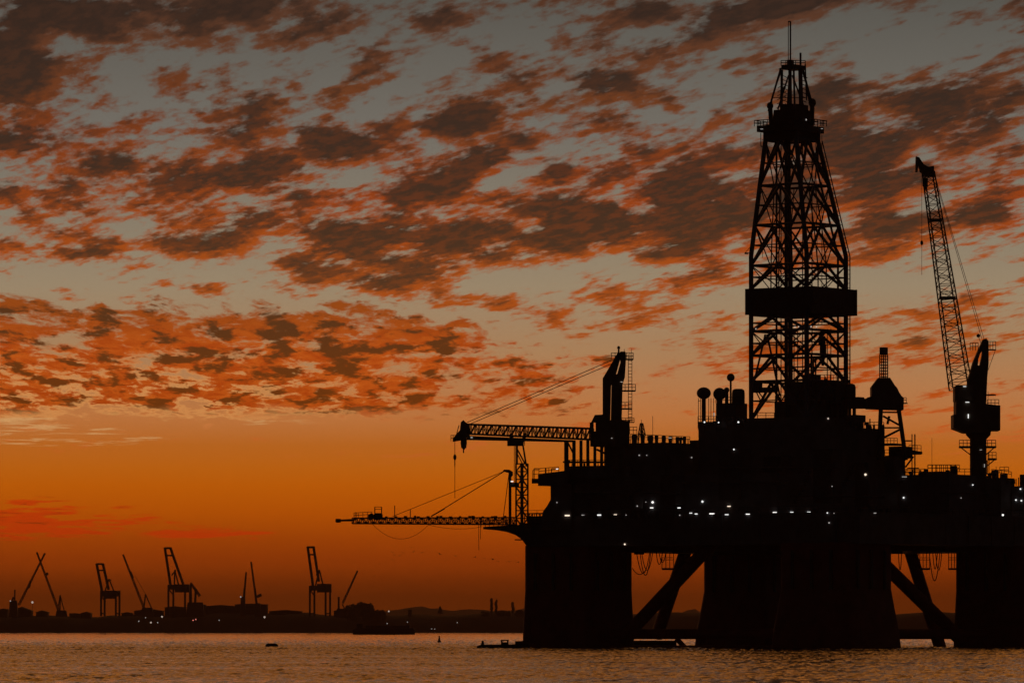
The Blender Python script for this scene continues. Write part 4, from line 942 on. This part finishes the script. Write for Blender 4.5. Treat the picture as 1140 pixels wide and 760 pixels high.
    tree('cypress','narrow columnar tree close beside the tallest one',552.3,667,684,4.0,SHORE+66,'column',7,'narrow trees left of the platform')
    tree('cypress','narrow columnar tree standing apart, nearest to the platform',571,669.5,684,4.6,SHORE+60,'column',8,'narrow trees left of the platform')
    rr = random.Random(4)
    for i, (x, y, w) in enumerate(((540,679,12),(558,678,14),(565,679.5,10),(578,677.5,12),(584,679,12))):
        tree('shrub',['low scrubby bush left of the narrow trees','low scrubby bush between the narrow trees','small bush under the lone narrow tree','scrubby bush a little clear of the platform column','bushy scrub touching the edge of the platform column'][i],x,y,687,w,SHORE+40,'broad',20+i,'scrub by the narrow trees')
def build_water_things():
    # barge
    d = 3800; T = thing('barge', at(427,706,d), 'long flat black barge lying on the water before the clump of trees', 'barge')
    a = at(393,706,d); L = (462-393)/F*d; 
    m = MB().prism([at(393.5,707.5,d),at(461.5,707.5,d),at(462.3,700,d),at(460,698.6,d),at(437,698.6,d),at(397,698.6,d),at(392.5,701,d)],Vector((0,11,0))).build('hull','boat',T)
    m = MB(); m.box((at(407,698.5,d)+at(456,696,d))/2,(29,8,1.5),ax=XA); m.box((at(397,698.5,d)+at(404,694,d))/2,(4.2,5,2.7),ax=XA); m.build('deck_load','boat',T)
    m = MB().rail([at(396,698.6,d-5.4),at(460,698.6,d-5.4)],h=1,step=3,r=.06).build('railing','dark',T)
    # channel buoy
    d = 1440; T = thing('channel_buoy', at(489,714.5,d), 'small pointed channel buoy floating alone on the open water', 'buoy')
    MB().lathe(at(489,715.2,d),[(.2,0),(.46,.12),(.5,.45),(.3,.6),(.26,.9)],12).build('float','buoy',T,smooth=True)
    MB().tube(at(489,712,d),at(489,707,d),.3,.12,n=8).tube(at(489,708.8,d),at(489,707.3,d),.2,n=8).build('lantern_tower','buoy',T)
    # mooring float and little marker
    d = 1072; T = thing('mooring_float', at(302.5,720.3,d), 'low black mooring float on the water at left, shaped like a short log', 'float')
    MB().lathe(at(295.5,719.9,d)+UP*.22,[(.12,0),(.42,.2),(.5,.6),(.5,1.75),(.42,2.15),(.12,2.4)],12,ax=(Vector((0,1,0)),UP,Vector((1,0,0)))).build('float_body','boat',T,smooth=True)
    MB().tube(at(299,716.4,d),at(299,715.4,d),.08).build('cleat','dark',T)
    d = 860; T = thing('marker_float', at(977.5,724.8,d), 'tiny dark marker float on the water in front of the broad centre columns', 'float')
    MB().lathe(at(977.5,725.6,d),[(.1,0),(.34,.1),(.3,.3),(.1,.42)],10).build('float_body','boat',T,smooth=True)
    MB().tube(at(977.7,723,d),at(977.7,721.5,d),.06,n=5).build('stub_mast','dark',T)
    # work boat alongside
    d = 985; T = thing('work_boat', at(560,721.5,d), 'small low work boat with a square cabin, lying against a platform column', 'boat')
    s = d
    hull = MB()
    st = [(531,718.6,.1),(535,717.2,.7),(545,717.0,1.1),(560,717.0,1.3),(575,716.6,1.3),(590,716,1.2)]
    vs = []; 
    for (x, y, hw) in st:
        k = at(x,y,s); zb_ = -.35; vs += [Vector((k.x,s-hw,k.z)),Vector((k.x,s-hw*.7,zb_)),Vector((k.x,s+hw*.7,zb_)),Vector((k.x,s+hw,k.z))]
    n = len(st); fs = [(i*4+j,i*4+j+1,i*4+5+j,i*4+4+j) for i in range(n-1) for j in range(3)]+[(i*4+3,i*4,i*4+4,i*4+7) for i in range(n-1)]+[(0,3,2,1),((n-1)*4,(n-1)*4+1,(n-1)*4+2,(n-1)*4+3)]
    hull.add(vs, fs).build('hull','boat',T)
    m = MB()
    for x in (558.6,565.2): m.box(at(x,714.8,s),(.28,1.5,1.0),ax=XA)
    m.box(at(562,712.2,s),(1.35,1.7,.2),ax=XA); m.box(at(562,716.4,s),(1.3,1.5,.6),ax=XA); m.build('cabin','boat',T)
    MB().lathe(at(537.3,717.6,s),[(.28,0),(.26,.3),(.2,.45),(.22,.7),(.1,.8)],8).build('bow_bollard','boat',T)
    MB().prism([at(573.5,718,s),at(573.5,713.2,s),at(582,713,s),at(590,710.5,s),at(590,718,s)],Vector((0,1.6,0))).build('stern_locker','boat',T)
def build_birds():
    me = None
    pos = [(436.5,614.5),(448,615),(439,617.6),(445,618.4),(460.3,614),(469.6,615),(458,609),(489.7,616.6),(507,618.6),(529,620),(539,621.5),(548.6,622.4),(555,625),(567,625),(577,625.7),(422,627.6),(417,641),(436.6,622.4)]
    rr = random.Random(8)
    for i, (x, y) in enumerate(pos):
        if me is None:
            m = MB()
            m.add([(-.28,0,0),(0,.07,.02),(.3,0,.03),(0,-.07,.02),(0,0,.13),(0,0,-.1)],[(0,1,4),(1,2,4),(2,3,4),(3,0,4),(1,0,5),(2,1,5),(3,2,5),(0,3,5)])
            for sg in (-1,1):
                a = [(.10,0,.05),(-.10,0,.05),(-.12,sg*.32,.20),(.08,sg*.32,.22),(-.2,sg*.68,.12)]
                b = [(p[0],p[1],p[2]-.025) for p in a]
                m.add(a+b,[(0,1,2,3),(3,2,4),(5,8,7,6),(8,9,7),(0,3,8,5),(3,4,9,8),(1,6,7,2),(2,7,9,4)])
            o = m.build('bird','feather'); me = o.data
        else:
            o = bpy.data.objects.new('bird', me); COL.objects.link(o)
        o.location = at(x,y,1700+rr.uniform(-150,150)); o.rotation_euler = (rr.uniform(-.4,.4),rr.uniform(-.2,.2),rr.uniform(.5,2.4)); k = rr.uniform(.9,1.25); o.scale = (k,k,k)
        tag(o,'tiny dark seabird flying low in the loose flock left of the platform','bird','seabirds in a loose flock')
def build_haze():
    o = MB().box((0,10900,49),(12000,22400,170),ax=XA)
    m, t = mat('sea_haze'); v = t.node('ShaderNodeVolumePrincipled'); v.inputs['Color'].default_value = (*HCOL,1); v.inputs['Density'].default_value = HDEN; v.inputs['Anisotropy'].default_value = .1
    out = t.node('ShaderNodeOutputMaterial'); t.l.new(v.outputs[0], out.inputs['Volume'])
    m.cycles.homogeneous_volume = True
    q = o.build('haze', m); q['kind'] = 'stuff'; q.display_type = 'WIRE'
HDEN = 5.5e-5; HCOL = (.98,.60,.34)
build_world(); build_water()
sl = bpy.data.lights.new('sun','SUN'); so = bpy.data.objects.new('sun', sl); COL.objects.link(so)
sl.energy = .01; sl.angle = math.radians(30); sl.color = (1,.5,.25)
so.rotation_euler = Vector((math.sin(SUN_AZ)*math.cos(math.radians(SUN_EL)), math.cos(SUN_AZ)*math.cos(math.radians(SUN_EL)), math.sin(math.radians(SUN_EL)))).to_track_quat('Z','Y').to_euler()
PLAT = build_platform(); DER = build_derrick(); LCR = build_left_crane(); RCR = build_right_crane(); REST = build_boom_rest(); BUR = build_burner_boom(); EXH = build_exhaust()
build_land(); build_shore_things(); build_water_things(); build_birds()
# ------------------------------------------------------------------ lamps, fixed to whatever surface they are seen on
bpy.context.view_layer.update()
dg = bpy.context.evaluated_depsgraph_get()
def hit(px, py):
    o = Vector((0,0,CAMZ)); v = (at(px,py,100)-o).normalized()
    ok, loc, nor, idx, ob, mt = S.ray_cast(dg, o+v*500, v, distance=1200)
    return (loc, ob) if ok else (None, None)
def lamp(px, py, w, h, m, fallback=None, fd=1050):
    k = .55+.28*((px*7.3+py*3.1) % 1.0); w *= k; h *= k
    if m == 'white' and int(px*3) % 3 == 0: m = 'cool'
    if m == 'white' and int(px*5) % 4 == 1: m = 'warm'
    loc, ob = hit(px, py)
    if loc is None or ob.name.startswith('water'): loc, ob = at(px,py,fd), fallback or PLAT
    if ob.parent is not None and ob.parent.parent is not None: ob = ob.parent
    d = loc.y-.22; c = at(px,py,d); sx, sz = w/F*d, h/F*d
    m_ = MB()
    if w > h*1.4 or h > w*1.4: m_.box(c,(sx,.16,sz),ax=XA)
    else: m_.lathe(c,[(sx*.32,-.12),(sx*.5,-.05),(sx*.5,.05),(sx*.3,.1)],10,ax=(Vector((1,0,0)),UP,Vector((0,1,0))))
    o = m_.build('lamp', m, ob)
for x,y,w,h,m in ((631.5,573.5,7,1.8,'white'),(649,573.2,4.5,1.4,'dim'),(667,573,6.5,2,'white'),(685,572.8,5.5,2,'warm'),(725.5,565,5,1.5,'white'),(756,565,5.5,1.8,'white'),(769,570.8,5,1.3,'white'),(775,571.7,4,1.3,'white'),(792.5,571.5,7,1.4,'white'),(811.5,563.3,6,1.6,'white'),(809,572.5,6,1.3,'white'),(832.5,572,6.5,1.3,'white'),(862.5,570.3,7.5,2.2,'white'),(881,570,7,1.8,'white'),(900,569.8,7,1.6,'white'),(974,570.8,4,1.1,'dim'),(1007,530.5,9,.9,'dim')):
    lamp(x,y,w,h,m)
for x,y,r,m in ((726.5,558.8,2.1,'white'),(782,558,2.2,'white'),(709.5,563,1.3,'dim'),(719,558.5,1.1,'dim'),(697,573,1.1,'dim'),(756.7,573.2,1.1,'dim'),(817,500,1.8,'white'),(800,470,1.8,'white'),(822,469.7,1.7,'white'),(784.3,469.7,1.7,'white'),(922,465.7,2,'amber'),(963.5,528,2.4,'white'),(926.3,541,1.3,'dim'),(921,570.6,1.5,'white'),(923,581.6,1.3,'dim'),(928.5,571,1,'dim'),(1006,553.7,1.9,'white'),(1070,554,1.1,'dim'),(1136,544,1.8,'white'),(1131,556.3,1.4,'white'),(1137,557,1.4,'white'),(1116.5,573,1.9,'white'),(695.5,605.5,1.9,'white'),(770,509,1.1,'dim'),(711.6,506.5,1.2,'dim'),(720,506.5,1.1,'dim'),(620,559,1,'dim')):
    lamp(x,y,r*1.6,r*1.6,m)
for x,y,w,h,m in ((1074,430,5.5,.9,'white'),(1077,447.5,6.5,1,'white'),(1078,463,1.3,6,'white'),(1083,539.5,2.2,2.2,'white'),(1092,500.5,4,.9,'dim'),(1096,518,.9,5,'dim')): lamp(x,y,w,h,m,RCR,1053)
for x,y,w,h,m in ((692,425,4,.9,'amber'),(681,487.5,2,1,'dim'),(525,486.8,3,1.6,'dim')): lamp(x,y,w,h,m,LCR,1043)
for x,y,w,h,m in ((570,535.6,4.5,1.6,'white'),): lamp(x,y,w,h,m,REST,1046)
for x,y,w,h,m in ((620.5,522,4,1.5,'white'),(746,487.2,6,1,'amber'),(795,461,1.2,5,'dim')): lamp(x,y,w,h,m,PLAT,1045)
for x,y,w,h,m in ((841.5,366,2,2,'amber'),(885,364,2,2,'amber'),(889,363.5,2,2,'amber'),(903,363.5,2.2,2.2,'amber'),(909,363.5,2.2,2.2,'amber'),(897.5,133.5,1.6,2.6,'dim'),(848,143.8,5,.8,'dim'),(915,143.4,4,.8,'dim')): lamp(x,y,w,h,m,DER,1047)
# harbour lamp posts
HL = [(36,670,2.6,'amber','bright lamp on a tall post below the crossing jib booms'),(11.5,668.5,1.4,'dim','faint lamp beside the foot of the leftmost jib crane'),(154.5,691,1.4,'dim','dim lamp at the left end of the lamp cluster below the thin jib crane'),(168,692.5,2.0,'amber','bright low lamp in the middle of the cluster below the thin jib crane'),(175.5,692.5,1.4,'dim','dim lamp right of the bright low one in the cluster'),(180.3,686,2.1,'amber','bright highest lamp of the cluster, left of the middle container crane'),(215,690,1.5,'red','reddish lamp, left one of the close red pair'),(218,689,1.5,'red','reddish lamp, right one of the close red pair'),(244,690,1.2,'dim','faint lone reddish lamp right of the red pair'),(268,664,1.6,'dim','pale lamp at the cab of the short upright jib crane'),(294.5,686.5,2.2,'amber','bright lone lamp below the pair of upright jib cranes'),(432.8,680,1.9,'amber','small bright lamp on the skyline right of the clump of trees'),(431,693.5,1.2,'dim','faint lamp above the barge deck'),(453.5,692,1.1,'dim','faint lamp above the right end of the barge'),(480.5,699.5,1.0,'dim','faint shoreline lamp just left of the channel buoy'),(484,699.7,1.0,'dim','faint shoreline lamp right above the channel buoy'),(509,692.5,1.0,'dim','faint lone lamp on the dark shore right of the channel buoy'),(162,687,1.1,'dim','faint lamp above the bright low one in the cluster')]
for (x,y,r,m,l) in HL:
    d = SHORE-6 if y > 684 else SHORE+30
    T = thing('harbour_lamp', Vector((at(x,y,d).x,d,1.5)), l, 'lamp', 'lamps along the far shore')
    MB().tube(Vector((at(x,y,d).x,d+.6,1.0)),at(x,y-.2,d)+Vector((0,.6,0)),.22,n=5).build('lamp_post','dark',T)
    R = r/F*d*.5
    MB().ball(at(x,y,d),R,1,8).build('lamp_head',m,T)
build_haze()
